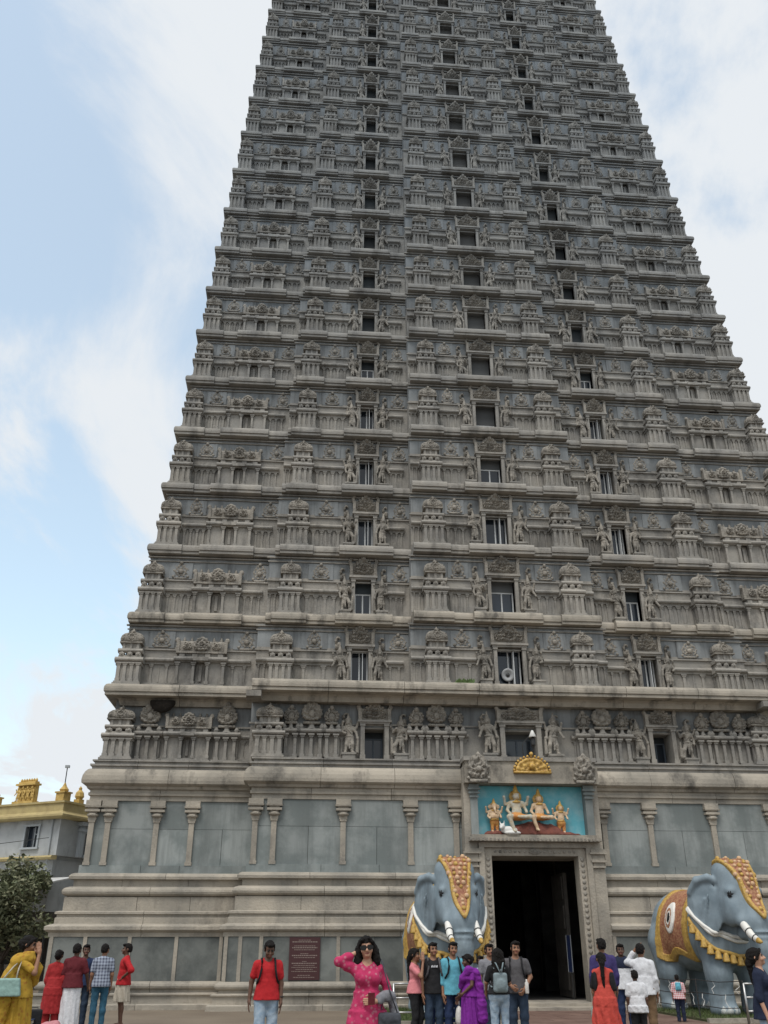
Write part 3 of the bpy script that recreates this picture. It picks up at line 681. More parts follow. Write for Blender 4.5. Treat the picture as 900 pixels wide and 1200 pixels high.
course('fillet_moulding', [(IN, 3.561), (.06, 3.561), (.14, 3.58), (.15, 3.66), (.10, 3.72), (.02, 3.76), (IN, 3.76)], 'stone_base', 2.3, 8)
course('base_slab', [(IN, 3.761), (-.08, 3.761), (-.08, 4.0), (IN, 4.0)], 'slab', 2.0, 9, .003)
course('beam', [(IN, 5.98), (-.12, 5.98), (-.12, 6.12), (-.06, 6.14), (-.06, 6.22), (-.10, 6.24), (-.10, 6.34), (IN, 6.34)], 'stone_base', 2.6, 10)
course('cornice_eave', [(IN, 6.341), (-.02, 6.341), (.02, 6.42), (.10, 6.46), (.16, 6.50), (.17, 6.60), (.15, 6.74), (.10, 6.86), (.03, 6.95), (-.03, 6.98), (IN, 6.98)], 'stone_kapota', 2.5, 11)
course('ledge', [(IN-.8, 6.981), (-.06, 6.981), (-.06, 7.06), (.0, 7.08), (.0, 7.14), (-.12, 7.16), (-.12, 7.23), (-.05, 7.24), (-.05, 7.29), (IN-.8, 7.29)], 'stone', 2.1, 12)
core = MB(); core.box(-Wb+.55, -2.3, .6, yb-1, 0, 7.25); core.box(2.7, Wb-.25, .6, yb-1, 0, 7.25); core.box(-2.3, 2.7, .62, yb-1, 5.2, 7.25)
core.box(-8.4, -2.3, -.2, .6, 0, 7.2); core.box(2.7, 8.8, -.2, .6, 0, 7.2)
part('base_core', core, 'stone_base')
# plinth slabs between thin posts, and wall slabs between pilasters
def slabs(name, xs, yf, z0, z1, mtl, rows=(1,), seed=0, th=.06):
    rnd = random.Random(seed)
    for a, b_ in zip(xs[:-1], xs[1:]):
        zz = [z0]+[z0+(z1-z0)*r_ for r_ in rows]
        for q in range(len(zz)-1):
            k = 1 if b_-a < 1.9 or q else 2
            for c_ in range(k):
                x0 = a+(b_-a)*c_/k; x1 = a+(b_-a)*(c_+1)/k; d = rnd.uniform(-.003, .003)
                part(name, MB().box(x0+.006, x1-.006, yf+d, yf+th+.1, zz[q]+.005, zz[q+1]-.005), mtl)
def posts(name, xs, yf, z0, z1, w=.11, mtl='stone_base'):
    for x in xs: part(name, MB().box(-w/2, w/2, -.035, .05, z0, z1), mtl, loc=(x, yf, 0))
px_w = [-14.68, -13.62, -12.3, -10.9, -9.5]; px_m = [-9.36, -8.92, -8.35, -6.0, -4.0, -2.02]
slabs('plinth_slab', [-14.7, -13.62, -12.3, -10.9, -9.4], -.40, .74, 1.94, 'slab_plinth', seed=1); posts('plinth_post', [-14.62, -13.62, -12.3, -10.9, -9.55], -.40, .741, 1.939)
slabs('plinth_slab', [-9.41, -8.92, -8.30, -7.2, -6.0, -4.9, -4.0, -2.02], -.40-MPJ, .74, 1.94, 'slab_plinth', seed=2); posts('plinth_post', [-9.34, -8.92, -8.30, -6.0, -4.0, -2.1], -.40-MPJ, .741, 1.939)
slabs('plinth_slab', [2.42, 4.3, 6.5, 8.4, 9.78], -.40-MPJ, .74, 1.94, 'slab_plinth', seed=3); posts('plinth_post', [2.5, 4.3, 6.5, 8.4, 9.72], -.40-MPJ, .741, 1.939)
slabs('plinth_slab', [9.78, 11.2, 12.7, 14.0, 15.0], -.40, .74, 1.94, 'slab_plinth', seed=4); posts('plinth_post', [9.9, 11.2, 12.7, 14.0, 14.92], -.40, .741, 1.939)
slabs('wall_slab', [-14.12, -13.5, -11.95, -10.82, -8.8], .17, 4.0, 5.98, 'slab', (.56, 1), 5)
slabs('wall_slab', [-8.83, -8.12, -5.9, -3.71, -2.02], .17-MPJ, 4.0, 5.98, 'slab', (.58, 1), 6)
slabs('wall_slab', [2.42, 4.29, 6.45, 8.5, 9.23], .17-MPJ, 4.0, 5.98, 'slab', (.56, 1), 7)
slabs('wall_slab', [9.23, 11.3, 12.4, 13.9, 14.42], .17, 4.0, 5.98, 'slab', (.56, 1), 8)
def side_skin(x0, x1, z0, z1, y0, mtl, name):
    part(name, MB().box(x0, x1, y0, yb-1, z0, z1), mtl)
side_skin(-14.13, -13.6, 4.0, 5.98, .18, 'slab', 'side_wall'); side_skin(14.0, 14.43, 4.0, 5.98, .18, 'slab', 'side_wall')
side_skin(-14.70, -13.6, .74, 1.94, -.39, 'slab_plinth', 'side_wall'); side_skin(14.0, 15.0, .74, 1.94, -.39, 'slab_plinth', 'side_wall')
for x0, y0 in ((-8.83, .17-MPJ), (9.22, .17-MPJ)): part('return_slab', MB().box(x0, x0+.012, y0+.002, .3, 4.0, 5.98), 'slab')
for x0, y0 in ((-9.41, -.40-MPJ), (9.77, -.40-MPJ)): part('return_slab', MB().box(x0, x0+.012, y0+.002, .0, .741, 1.939), 'slab_plinth')
def pilaster_mesh(): b = MB(); b.box(-.085, .085, -.09, .05, 0, 1.32); b.box(-.11, .11, -.11, .05, 0, .10); return b.mesh('pilaster', 'stone_base')
def capital_mesh():
    b = MB(); b.box(-.11, .11, -.11, .05, 1.30, 1.36); b.box(-.13, .13, -.10, .05, 1.36, 1.46); b.lathe([(.14, 1.46), (.19, 1.50), (.19, 1.54), (.13, 1.58)], 12, (0, -.03, 0)); b.box(-.13, .13, -.13, .05, 1.58, 1.62)
    b.box(-.24, .24, -.20, .05, 1.62, 1.69); b.box(-.17, .17, -.13, .05, 1.69, 1.75); b.box(-.25, .25, -.20, .05, 1.75, 1.80, tx=-.02, ty=-.01); b.box(-.24, .24, -.16, .05, 1.80, 1.98); return b.mesh('capital', 'stone_base')
PIL, CAPT = pilaster_mesh(), capital_mesh()
for xs, y in (([-14.02, -13.5, -11.95, -10.82], .17), ([-8.72, -8.12, -5.9, -3.71, -2.22], .17-MPJ), ([2.72, 4.29, 6.45, 8.5, 9.12], .17-MPJ), ([11.3, 12.4, 13.9, 14.3], .17)):
    for x in xs: o = place('pilaster', PIL, x, y, 4.0); inst('capital', CAPT, o)

# ---- door block
dY = -1.25; DW = 1.40; DH = 4.25
def bx(name, x0, x1, y0, y1, z0, z1, mtl='stone_base', **k): return part(name, MB().box(x0-XC, x1-XC, y0, y1, z0, z1), mtl, loc=(XC, 0, 0), **k)
for s_ in (-1, 1):
    # stepped jambs: inner carved band, outer band, pier
    q = lambda a, b_: sorted((XC+s_*a, XC+s_*b_))
    a, b_ = q(DW, DW+.24); jb = bx('door_jamb', a, b_, dY, -.72, .16, DH+.24)
    cb_ = MB()
    for k in range(24): cb_.ball(((a+b_)/2-XC, dY-.005, .35+k*.165), .045, seg=7, rings=4, sc=(1.5, .5, 1.5))
    inst('carved_band', cb_.mesh('carved_band', 'stone_carved', True), jb)
    a, b_ = q(DW+.243, DW+.42); bx('door_jamb', a, b_, dY-.10, -.70, .16, DH+.32)
    a, b_ = q(DW+.43, DW+.835); pr = bx('door_pier', a, b_, dY-.02, .6, .16, 6.98)
    cp = MB(); c_ = (a+b_)/2-XC
    for za, zb, e in ((3.9, 3.96, .05), (3.96, 4.06, .02), (4.06, 4.13, .09), (4.13, 4.3, .04), (4.3, 4.36, .12), (4.36, 4.45, .08)): cp.box(c_-.16-e, c_+.16+e, dY-.05-e, dY-.021, za, zb)
    inst('capital', cp.mesh('capital', 'stone_base'), pr)
    a, b_ = q(DW+.38, DW+.62); p2 = bx('mural_pilaster', a, b_, dY-.08, .5, 4.86, 6.42, 'slab')
    cp = MB(); c_ = (a+b_)/2-XC
    for za, zb, e in ((6.0, 6.06, .03), (6.06, 6.12, .0), (6.12, 6.18, .06), (6.18, 6.24, .02), (6.24, 6.30, .09), (6.30, 6.42, .05)): cp.box(c_-.12-e, c_+.12+e, dY-.10-e, dY-.081, za, zb)
    inst('capital', cp.mesh('capital', 'slab'), p2)
bx('lintel', XC-DW-.24, XC+DW+.24, dY+.001, .6, DH, DH+.24); bx('lintel', XC-DW-.42, XC+DW+.42, dY-.101, .6, DH+.241, DH+.40)
lc = MB()
for k in range(17): lc.ball((-1.28+k*.16, dY+.0, DH+.12), .04, seg=7, rings=4, sc=(1.4, .5, 1.2))
lc.relief(kudu_outline(.36, .18, 7), (0, dY, DH+.12), .06, 4, 18, carve(4)); part('carved_band', lc, 'stone_carved', smooth=True, loc=(XC, 0, 0))
sh = bx('mural_shelf', XC-DW-.72, XC+DW+.72, dY-.32, .5, 4.66, 4.78); bx('mural_shelf', XC-DW-.66, XC+DW+.66, dY-.26, .5, 4.781, 4.86)
dn = MB()
for k in range(34): dn.box(-2.1+k*.1272-.03, -2.1+k*.1272+.03, dY-.345, dY-.321, 4.68, 4.75)
inst('dentils', dn.mesh('dentils', 'stone_carved'), sh, kind='stuff')
bx('block_wall', XC-2.15, XC+2.15, -.95, .6, 4.86, 6.42)
bx('block_cornice', XC-2.22, XC+2.22, dY-.30, .6, 6.44, 7.0, 'stone_kapota'); bx('block_cornice', XC-2.16, XC+2.16, dY-.20, .6, 7.001, 7.15, 'stone_kapota'); bx('block_cornice', XC-2.22, XC+2.22, dY-.26, -.30, 7.151, 7.29, 'stone')
MEDB = medallion_mesh(97, .70, .82, .16)
for s_ in (-1, 1): place('medallion', MEDB, XC+s_*1.76, dY-.30, 6.88)
# gilded arch above the doorway
ga = MB()
ga.relief(lambda a: (.56*math.cos(a), .46*max(math.sin(a), 0) if math.sin(a) > 0 else 0.0), (0, 0, 0), .14, 9, 48, lambda t, a: .45+.30*math.cos(22*t)+.18*math.cos(13*a)*(1 if t > .55 else .3))
for k in range(15):
    a = math.pi*(k+.5)/15; ga.ball((.60*math.cos(a), -.04, .50*math.sin(a)), .045, seg=7, rings=4)
ga.ball((0, -.10, .16), .11, seg=10, rings=6); ga.ball((0, -.06, .57), .07, seg=8, rings=5); ga.box(-.62, .62, -.12, .03, -.06, .0)
part('gilded_arch', ga, 'gold', smooth=True, loc=(XC+.02, dY-.30, 6.80), label='golden half-round arch ornament')
# passage into the tower; end wall added to keep its depth dark
mat('door_wood', (.11, .10, .09), .7, 0, 4, (.07, .065, .06))
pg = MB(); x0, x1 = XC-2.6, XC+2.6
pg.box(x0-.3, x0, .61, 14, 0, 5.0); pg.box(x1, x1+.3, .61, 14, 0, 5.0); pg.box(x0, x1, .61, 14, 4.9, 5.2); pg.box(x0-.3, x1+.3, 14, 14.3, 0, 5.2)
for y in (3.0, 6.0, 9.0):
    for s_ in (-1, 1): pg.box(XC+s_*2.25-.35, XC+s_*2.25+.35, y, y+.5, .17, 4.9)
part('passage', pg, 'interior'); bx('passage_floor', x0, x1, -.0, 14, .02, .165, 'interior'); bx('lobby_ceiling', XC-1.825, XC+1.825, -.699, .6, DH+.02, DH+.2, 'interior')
for s_ in (-1, 1):                                              # open door leaves, folded into the passage
    lf = MB(); lf.box(-.06, .06, 0, 1.5, .2, 3.9)
    for k in range(4): lf.box(-.10, .10, .12, 1.38, .4+k*.9, 1.1+k*.9)
    part('door_leaf', lf, 'door_wood', loc=(XC+s_*(DW+.05), .75, 0))
bx('inner_pier', XC-1.62, XC-1.34, .75, 1.25, .17, 3.15, 'stone_base'); bx('inner_pier', XC-1.66, XC-1.30, .70, 1.30, 3.151, 3.42, 'stone_base')
bx('threshold', XC-1.9, XC+1.9, -1.9, -.01, .0, .17, 'stone_base')
bx('door_step', XC-3.2, XC+3.2, -2.5, -1.901, -.1, .09, 'stone_base')
# painted relief above the door ------------------------------------------------
mat('mural_blue', (0.13, 0.43, 0.52), 0.7, 0, 1.1, (0.38, 0.58, 0.62), 0.1, thr=(.48, .75), detail=4)
mat('rock_red', (0.22, 0.075, 0.055), 0.85, 0, 6, (0.13, 0.05, 0.04), 0.8)
mat('fig_cream', (0.60, 0.47, 0.33), 0.6, 0, 9, (0.48, 0.33, 0.2), .2); mat('fig_blue', (0.46, 0.47, 0.43), 0.6, 0, 9, (0.42, 0.33, 0.2), .2); mat('fig_orange', (0.45, 0.16, 0.06), 0.6, 0, 12, (0.55, 0.30, 0.08), .2); mat('fig_white', (0.62, 0.62, 0.60), 0.6)
panel = part('mural_panel', MB().box(-1.80, 1.80, -1.0, -.951, 4.861, 6.425), 'mural_blue', loc=(XC, 0, 0), label='turquoise painted panel with a relief of seated deities')
MY = dY+.12
rk = SDF((-1.7, -1.0, -.05), (1.7, .6, .62), .04)
for x, w, h in ((-1.25, .35, .16), (-.55, .35, .34), (.05, .55, .46), (.6, .4, .36), (1.1, .5, .12)): rk.ell((x, 0, 0), (w, .30, h), .15)
rk.d *= 1; rk.rough(.02, 14).clip(lambda x, y, z: -z+0*x*y); inst('painted_rock', sdf_mesh('painted_rock', rk, ['rock_red']), panel, (0, MY, 4.862))
FM = ['fig_cream', 'gold', 'fig_orange', 'fig_white', 'fig_blue']
def figure(seated, skin=0, belly=0, trunk=False, arms=4, sc=1.0, cloth=2):
    f = SDF((-.5, -.45, -.45), (.5, .3, 1.05), .021); t = skin
    if seated:
        f.cap((-.09, 0, .05), (-.24, -.25, .04), .085, .07, .03, t); f.cap((-.24, -.25, .04), (-.14, -.27, -.32), .065, .045, .02, t); f.cap((-.14, -.27, -.32), (-.12, -.36, -.36), .045, .03, .02, t)
        f.cap((.09, 0, .05), (.30, -.22, .04), .085, .07, .03, t); f.cap((.30, -.22, .04), (.02, -.30, .03), .062, .045, .02, t)
        f.ell((0, -.08, .05), (.24, .17, .10), .03, cloth)
    else:
        for s_ in (-1, 1): f.cap((s_*.08, 0, 0), (s_*.09, -.02, -.34), .085, .055, .03, cloth); f.cap((s_*.09, -.02, -.36), (s_*.10, -.12, -.40), .05, .04, .02, t)
        f.ell((0, 0, .02), (.17, .14, .16), .04, cloth)
    f.ell((0, -.03-belly*.04, .20+.02*belly), (.13+belly*.05, .10+belly*.06, .16), .05, t); f.ell((0, 0, .38), (.16, .10, .12), .04, t)
    f.cap((-.15, 0, .44), (.15, 0, .44), .06, .06, .04, t); f.cap((0, 0, .45), (0, -.01, .54), .05, .05, .02, t)
    f.ell((0, -.03, .61), (.083, .09, .105), .02, t)
    if trunk: f.ell((0, -.03, .62), (.11, .11, .11), .02, t); f.chain([(0, -.12, .60), (0, -.19, .48), (.03, -.20, .36), (.08, -.20, .33)], [.055, .045, .036, .03], .02, t); f.ell((-.15, .02, .62), (.08, .02, .10), .02, t); f.ell((.15, .02, .62), (.08, .02, .10), .02, t)
    f.cap((0, -.01, .68), (0, 0, .92), .09, .03, .02, 1); f.ell((0, -.01, .69), (.10, .10, .03), .01, 1)
    A = [((-.24, -.02, .24), (-.20, -.17, .14)), ((.24, -.02, .24), (.22, -.18, .18)), ((-.27, .03, .40), (-.31, -.05, .60)), ((.27, .03, .40), (.31, -.05, .60))][:arms]
    for k, (el, wr) in enumerate(A):
        sh_ = (-.16 if k % 2 == 0 else .16, 0, .43); f.cap(sh_, el, .05, .042, .02, t); f.cap(el, wr, .04, .032, .02, t); f.ell(wr, (.042,)*3, .01, t)
    f.ell((0, -.09, .46), (.11, .04, .03), .01, 1); f.ell((0, -.03, .09), (.16+.03*belly, .13+belly*.05, .03), .01, 1); f.ell((0, .06, .62), (.17, .03, .18), .01, 1)
    f.rough(.005, 40)
    return sdf_mesh('deity_figure', f, FM)
for x, z, s_, kw_ in ((-1.24, 5.26, .78, dict(seated=False, belly=1, trunk=True)), (-.50, 5.36, 1.15, dict(seated=True, skin=4)), (.25, 5.36, 1.02, dict(seated=True, skin=0, arms=2)), (.95, 5.24, .76, dict(seated=False, skin=0))):
    inst('deity_figure', figure(**kw_), panel, (x, MY-.08, z), 0, (s_*1.12, s_, s_))
bl = SDF((-.5, -.35, -.2), (.5, .3, .4), .025); bl.ell((0, 0, 0), (.30, .16, .14), .04); bl.ell((-.26, -.08, .12), (.10, .10, .10), .04); bl.cap((-.3, -.16, .1), (-.34, -.24, .05), .06, .05); bl.cap((-.3, -.02, .2), (-.33, -.02, .3), .03, .015); bl.cap((-.2, -.12, .2), (-.2, -.16, .3), .03, .015); bl.ell((.1, -.1, -.1), (.3, .12, .07), .04)
inst('bull_figure', sdf_mesh('bull_figure', bl, ['fig_white']), panel, (-.82, MY-.28, 5.0), 0, (.9, .9, .9))
# ================================================================== PAINTED ELEPHANT STATUES
mat('elephant', (0.245, 0.305, 0.348), 0.66, 0, 1.6, (0.165, 0.215, 0.252), 0.35, stain=((2.0, 2.0, .6), .6, (.085, .105, .12), .50, .70), bscale=5)
mat('ele_nail', (0.45, 0.47, 0.46), 0.6); mat('ele_cloth', (0.23, 0.075, 0.05), 0.6, 0, 15, (0.42, 0.24, 0.13), 0.7, bscale=18); mat('ele_gold', (0.56, 0.37, 0.09), 0.45, 0, 14, (0.36, 0.21, 0.05), 0.5, spec=.5)
mat('ivory', (0.72, 0.71, 0.67), 0.45); mat('ele_pink', (0.50, 0.30, 0.20), 0.45, 0, 16, (0.60, 0.43, 0.24), .3); mat('black_paint', (0.015, 0.015, 0.016), 0.4)
E_LO, E_HI, E_C = (-1.55, -3.2, -.02), (1.55, 2.6, 4.1), .036
ef = SDF(E_LO, E_HI, E_C)
ef.ell((0, .35, 2.08), (1.03, 1.75, 1.08), .2); ef.ell((0, 1.35, 2.15), (.92, .85, 1.0), .3); ef.ell((0, -.75, 2.25), (.92, .85, 1.05), .3); ef.ell((0, -.9, 1.75), (.70, .75, .75), .3)
for s_ in (-1, 1):
    ef.chain([(s_*.56, -1.05, 1.75), (s_*.56, -1.15, 1.0), (s_*.55, -1.12, .32), (s_*.55, -1.14, .14)], [.46, .37, .33, .36], .15); ef.ell((s_*.55, -1.2, .12), (.38, .42, .20), .08)
    ef.chain([(s_*.58, 1.45, 1.8), (s_*.57, 1.25, 1.0), (s_*.55, 1.5, .45), (s_*.55, 1.45, .14)], [.55, .42, .32, .35], .15); ef.ell((s_*.55, 1.38, .12), (.37, .42, .20), .08)
    for a in (-40, -14, 14, 40):
        ef.ell((s_*.55+.34*math.sin(R(a)), -1.2-.38*math.cos(R(a)), .10), (.085, .06, .085), .01, 1); ef.ell((s_*.55+.33*math.sin(R(a)), 1.38-.38*math.cos(R(a)), .10), (.085, .06, .085), .01, 1)
ef.cap((0, -1.1, 2.5), (0, -1.7, 2.9), .70, .62, .25)                                              # neck
ef.ell((0, -1.80, 2.98), (.60, .62, .74), .15)
for s_ in (-1, 1):
    ef.ell((s_*.26, -1.72, 3.50), (.36, .42, .36), .16); ef.ell((s_*.40, -2.0, 2.55), (.28, .36, .42), .15); ef.cap((s_*.34, -2.18, 2.62), (s_*.37, -2.36, 2.28), .21, .17, .12)
    ef.ell((s_*.45, -2.16, 3.03), (.16, .16, .12), .08)                                              # brow
    ef.cap((s_*.53, -2.22, 2.93), (s_*.545, -2.24, 2.925), .05, .05, .0, 2)                          # eye
    # ear: broad flap with a rolled upper edge
    q = Matrix.Rotation(R(-s_*27), 3, 'Z') @ Matrix.Rotation(R(-8), 3, 'X')
    ef.ell((s_*.84, -1.34, 2.64), (.085, .56, .76), .10, rot=[list(r_) for r_ in q]); ef.ell((s_*.92, -1.20, 2.33), (.08, .38, .52), .10, rot=[list(r_) for r_ in q])
    ef.chain([(s_*.52, -1.72, 3.28), (s_*.76, -1.56, 3.40), (s_*.96, -1.26, 3.34), (s_*1.06, -.98, 3.02)], [.10, .10, .10, .08], .06)
    for k in range(3): ef.cap((s_*(.87+.03*k), -1.62+.16*k, 2.95-.1*k), (s_*(.91+.03*k), -1.40+.14*k, 2.25+.1*k), .035, .025, .04)
ef.ell((0, -2.12, 3.0), (.40, .36, .66), .2)
ED0 = ef.d.copy()
ef.chain([(0, -2.15, 2.75), (0, -2.48, 2.25), (0, -2.58, 1.65), (0, -2.56, 1.05), (0, -2.52, .60), (0, -2.62, .36), (0, -2.82, .34)], [.43, .36, .285, .235, .20, .18, .15], .12)
for k in range(10): ef.ell((0, -2.58+.01*(k-5)+.02, 2.0-.14*k), (.315-.012*k, .30-.012*k, .045), .05)
ef.ell((0, -2.05, 2.0), (.26, .34, .22), .12); ef.cap((0, 2.0, 2.5), (0, 2.30, 1.6), .09, .05, .08); ef.cap((0, 2.30, 1.6), (0, 2.28, 1.1), .05, .06, .03)
ef.rough(.007, 9)
ED = ef.d.copy()
def espace(x, y, z, D=None):
    i = np.clip(((np.array([x, y, z])-ef.lo)/E_C).round().astype(int), 0, np.array(ED.shape)-1); return (ED if D is None else D)[tuple(i)]
def esurf(o, d, tmax=2.5, D=None):
    o = np.array(o, float); d = np.array(d, float); d /= np.linalg.norm(d); t = tmax
    while t > 0 and espace(*(o+d*t), D) > 0: t -= .012
    return o+d*t
def shell(lo, hi, fn, th, tagfn=None):
    f = SDF(lo, hi, .03); g = np.meshgrid(*[np.clip(((a-ef.lo[i])/E_C), 0, ED.shape[i]-1.001) for i, a in enumerate(f.ax)], indexing='ij')
    i0 = [a.astype(int) for a in g]; fr = [a-b for a, b in zip(g, i0)]; d = 0
    for c in range(8):
        o = [(c >> k) & 1 for k in range(3)]; w = 1
        for k in range(3): w = w*(fr[k] if o[k] else 1-fr[k])
        d = d+w*ED[i0[0]+o[0], i0[1]+o[1], i0[2]+o[2]]
    x, y, z = f.ax[0][:, None, None], f.ax[1][None, :, None], f.ax[2][None, None, :]
    f.d = np.maximum(np.maximum(d-th, -(d+.10)), fn(x, y, z)+0*d).astype(np.float32)
    if tagfn: f.tag = (tagfn(x, y, z)+0*d).astype(np.uint8)
    return f
elephant = inst('elephant_statue', None, label='blue-grey painted elephant statue standing close beside the dark doorway, facing straight out', cat='statue', group='elephant statues flanking the doorway')
inst('body', sdf_mesh('body', ef, ['elephant', 'ele_nail', 'black_paint']), elephant)
# saddle cloth with gold border and a white oval emblem on each flank
def blanket(x, y, z): return np.maximum(np.maximum(np.abs(y-.22-.10*(3.2-z))-.80, 1.36+.10*np.cos(5*(y-.2))-z), -.0*x-1)
bo = inst('saddle_cloth', sdf_mesh('saddle_cloth', shell((-1.35, -1.1, 1.1), (1.35, 1.6, 3.4), blanket, .05), ['ele_cloth']), elephant)
inst('gold_border', sdf_mesh('gold_border', shell((-1.4, -1.15, 1.0), (1.4, 1.6, 3.4), lambda x, y, z: np.abs(blanket(x, y, z)+.09)-.10, .085), ['ele_gold']), bo)
for s_ in (-1, 1):
    def oval(x, y, z, a=.24, b=.42): return (np.sqrt(((y-.30)/a)**2+((z-2.42)/b)**2)-1)*a
    lo, hi = sorted((s_*.6, s_*1.4)); f = shell((lo, -.1, 1.8), (hi, .8, 3.0), oval, .10, lambda x, y, z: np.where(oval(x, y, z) < -.16, 2, np.where(np.abs(oval(x, y, z)+.11) < .025, 1, 0)))
    inst('oval_emblem', sdf_mesh('oval_emblem', f, ['ivory', 'ele_cloth', 'black_paint']), bo)
# brow shield with bosses
def shield(x, y, z):
    w = .50*np.clip((z-2.30)/1.55, 0.001, 2)**.72+.05*np.sin(np.clip(z-2.3, 0, 2)*4.2); return np.maximum(np.maximum(np.abs(x)-w, 2.30-z), y+1.45)
hp = inst('brow_shield', sdf_mesh('brow_shield', shell((-.8, -2.9, 2.2), (.8, -1.2, 4.05), shield, .045), ['ele_cloth']), elephant)
inst('gold_border', sdf_mesh('gold_border', shell((-.8, -2.95, 2.15), (.8, -1.2, 4.05), lambda x, y, z: np.maximum(np.abs(shield(x, y, z)+.05)-.055, y+1.5), .08), ['ele_gold']), hp)
bs = MB().lathe([(.001, .052), (.035, .045), (.055, .02), (.06, -.03)][::-1], 9).mesh('boss', 'ele_pink', True); bs2 = MB().lathe([(.001, .052), (.035, .045), (.055, .02), (.06, -.03)][::-1], 9).mesh('boss', 'ele_gold', True)
for r_, z in enumerate(np.arange(2.50, 3.86, .112)):
    w = .50*((z-2.30)/1.55)**.72-.10; n = max(1, int(w*2/.115))
    for k in range(n):
        x = 0 if n == 1 else -w+2*w*k/(n-1)
        p = esurf((x, -1.6, z), (0, -1, .02)); e = .06; gx = (espace(x+e, p[1], z)-espace(x-e, p[1], z)); gz = (espace(x, p[1], z+e)-espace(x, p[1], z-e)); gy = (espace(x, p[1]+e, z)-espace(x, p[1]-e, z))
        nrm = Vector((gx, gy, gz)).normalized(); o = inst('boss', bs if (k+r_) % 3 else bs2, hp, tuple(p+np.array(nrm)*.05)); o.rotation_euler = nrm.to_track_quat('Z', 'Y').to_euler(); o.scale = (1.25 if (k+r_) % 4 == 0 else .95,)*3
# tusks
for s_ in (-1, 1):
    pts = [(s_*.36, -2.30, 2.36), (s_*.40, -2.52, 2.12), (s_*.43, -2.76, 1.92), (s_*.42, -2.98, 1.80)]
    t = inst('tusk', MB().tube(pts, [.125, .115, .095, .07], 12).mesh('tusk', 'ivory', True), elephant)
    inst('tusk_tip', MB().tube([pts[3], (s_*.415, -3.06, 1.77), (s_*.41, -3.14, 1.755)], [.074, .06, .025], 12).mesh('tusk_tip', 'ele_gold', True), t)
    for a, b, r_ in ((pts[1], pts[2], .118), (pts[2], pts[3], .098)):
        m = [(a[k]+b[k])/2 for k in range(3)]; m2 = [m[k]+(b[k]-a[k])*.08 for k in range(3)]; inst('tusk_ring', MB().tube([m, m2], r_, 12).mesh('tusk_ring', 'dark_metal', True), t)
# neck ropes and bell garland
def loop(c, tilt, n=72, a0=-200, a1=20):
    out = []
    for k in range(n+1):
        a = R(a0+(a1-a0)*k/n); d = (math.cos(a), math.sin(a)*math.cos(tilt)*1.0, math.sin(a)*math.sin(tilt)); p = esurf(c, d, 2.0, ED0); out.append(tuple(p+np.array(d)*.03))
    return out
def smooth(p): return [p[0]]+[tuple((np.array(p[i-1])+np.array(p[i])*2+np.array(p[i+1]))/4) for i in range(1, len(p)-1)]+[p[-1]]
NC = (0, -1.15, 2.35)
for tl, rad in ((R(40), .05), (R(47), .05)): inst('neck_rope', MB().tube(smooth(smooth(loop(NC, tl))), rad, 7).mesh('neck_rope', 'ivory', True), elephant)
gl = smooth(smooth(loop((0, -1.0, 2.2), R(52)))); gar = inst('garland', MB().tube(gl, .055, 7).mesh('garland', 'ele_gold', True), elephant)
bell = MB().lathe([(.02, .02), (.06, 0), (.085, -.06), (.095, -.15), (.125, -.19), (.11, -.20), (.03, -.22)], 10).mesh('bell', 'ele_gold', True)
acc = 0
for a, b in zip(gl[:-1], gl[1:]):
    acc += math.dist(a, b)
    if acc > .20: acc = 0; inst('bell', bell, gar, (a[0]*1.03, a[1]-.05, a[2]-.03))
elephant.location = (-3.20, -4.0, 0.05); elephant.rotation_euler.z = R(2.5); elephant.scale = (.86, .97, .965)
e2 = copy_tree(elephant, (4.22, -4.1, .05), R(9), 'blue-grey painted elephant statue showing its saddle cloth, behind the cable railing with hanging strings')
elephant['label'] = 'blue-grey painted elephant statue seen head-on behind the group of young people posing'
# ================================================================== LEFT BUILDING, TREE
mat('bld_white', (0.44, 0.46, 0.47), 0.85, 0, .8, (0.33, 0.35, 0.36), .2, stain=((1.2, 1.2, .4), .6, (.13, .135, .13), .54, .74))
mat('bld_yellow', (0.45, 0.37, 0.18), 0.7, 0, 2.0, (0.35, 0.28, 0.14), .3, stain=((1.5, 1.5, .5), .5, (.2, .14, .06), .56, .76)); mat('bld_trim', (0.36, 0.39, 0.41), .8); mat('awning', (0.62, 0.63, 0.63), .6, 0, 1.5, (.5, .5, .49))
mat('shop_dark', (0.055, 0.05, 0.045), .9, 0, 2, (.09, .08, .07))
bd = inst('temple_hall', None, loc=(-20.5, 22, 0), rz=R(-28), label='two-storey pale grey hall with a golden yellow statue-topped parapet beside the tower', cat='building')
def bp(name, mb, mtl, smooth=False, parent=bd, **k): return inst(name, mb.mesh(name, mtl, smooth), parent, **k)
def wall_with(mb, x0, x1, z0, z1, ops, y0=0, y1=.35):
    xs = x0
    for a, b, za, zb in ops:
        mb.box(xs, a, y0, y1, z0, z1); mb.box(a, b, y0, y1, z0, za); mb.box(a, b, y0, y1, zb, z1); xs = b
    mb.box(xs, x1, y0, y1, z0, z1)
w1 = MB(); OPS = [(-8.6, -7.7, 6.65, 7.75), (-5.4, -4.5, 6.65, 7.75), (-2.35, -1.45, 6.65, 7.75)]
wall_with(w1, -12, 0, 6.2, 8.1, OPS); w1.box(-.35, 0, .35, 9, 6.2, 8.1); w1.box(-12, -.35, 8.7, 9, 6.2, 8.1); w1.box(-12, -11.7, .35, 8.7, 6.2, 8.1); bp('upper_wall', w1, 'bld_white')
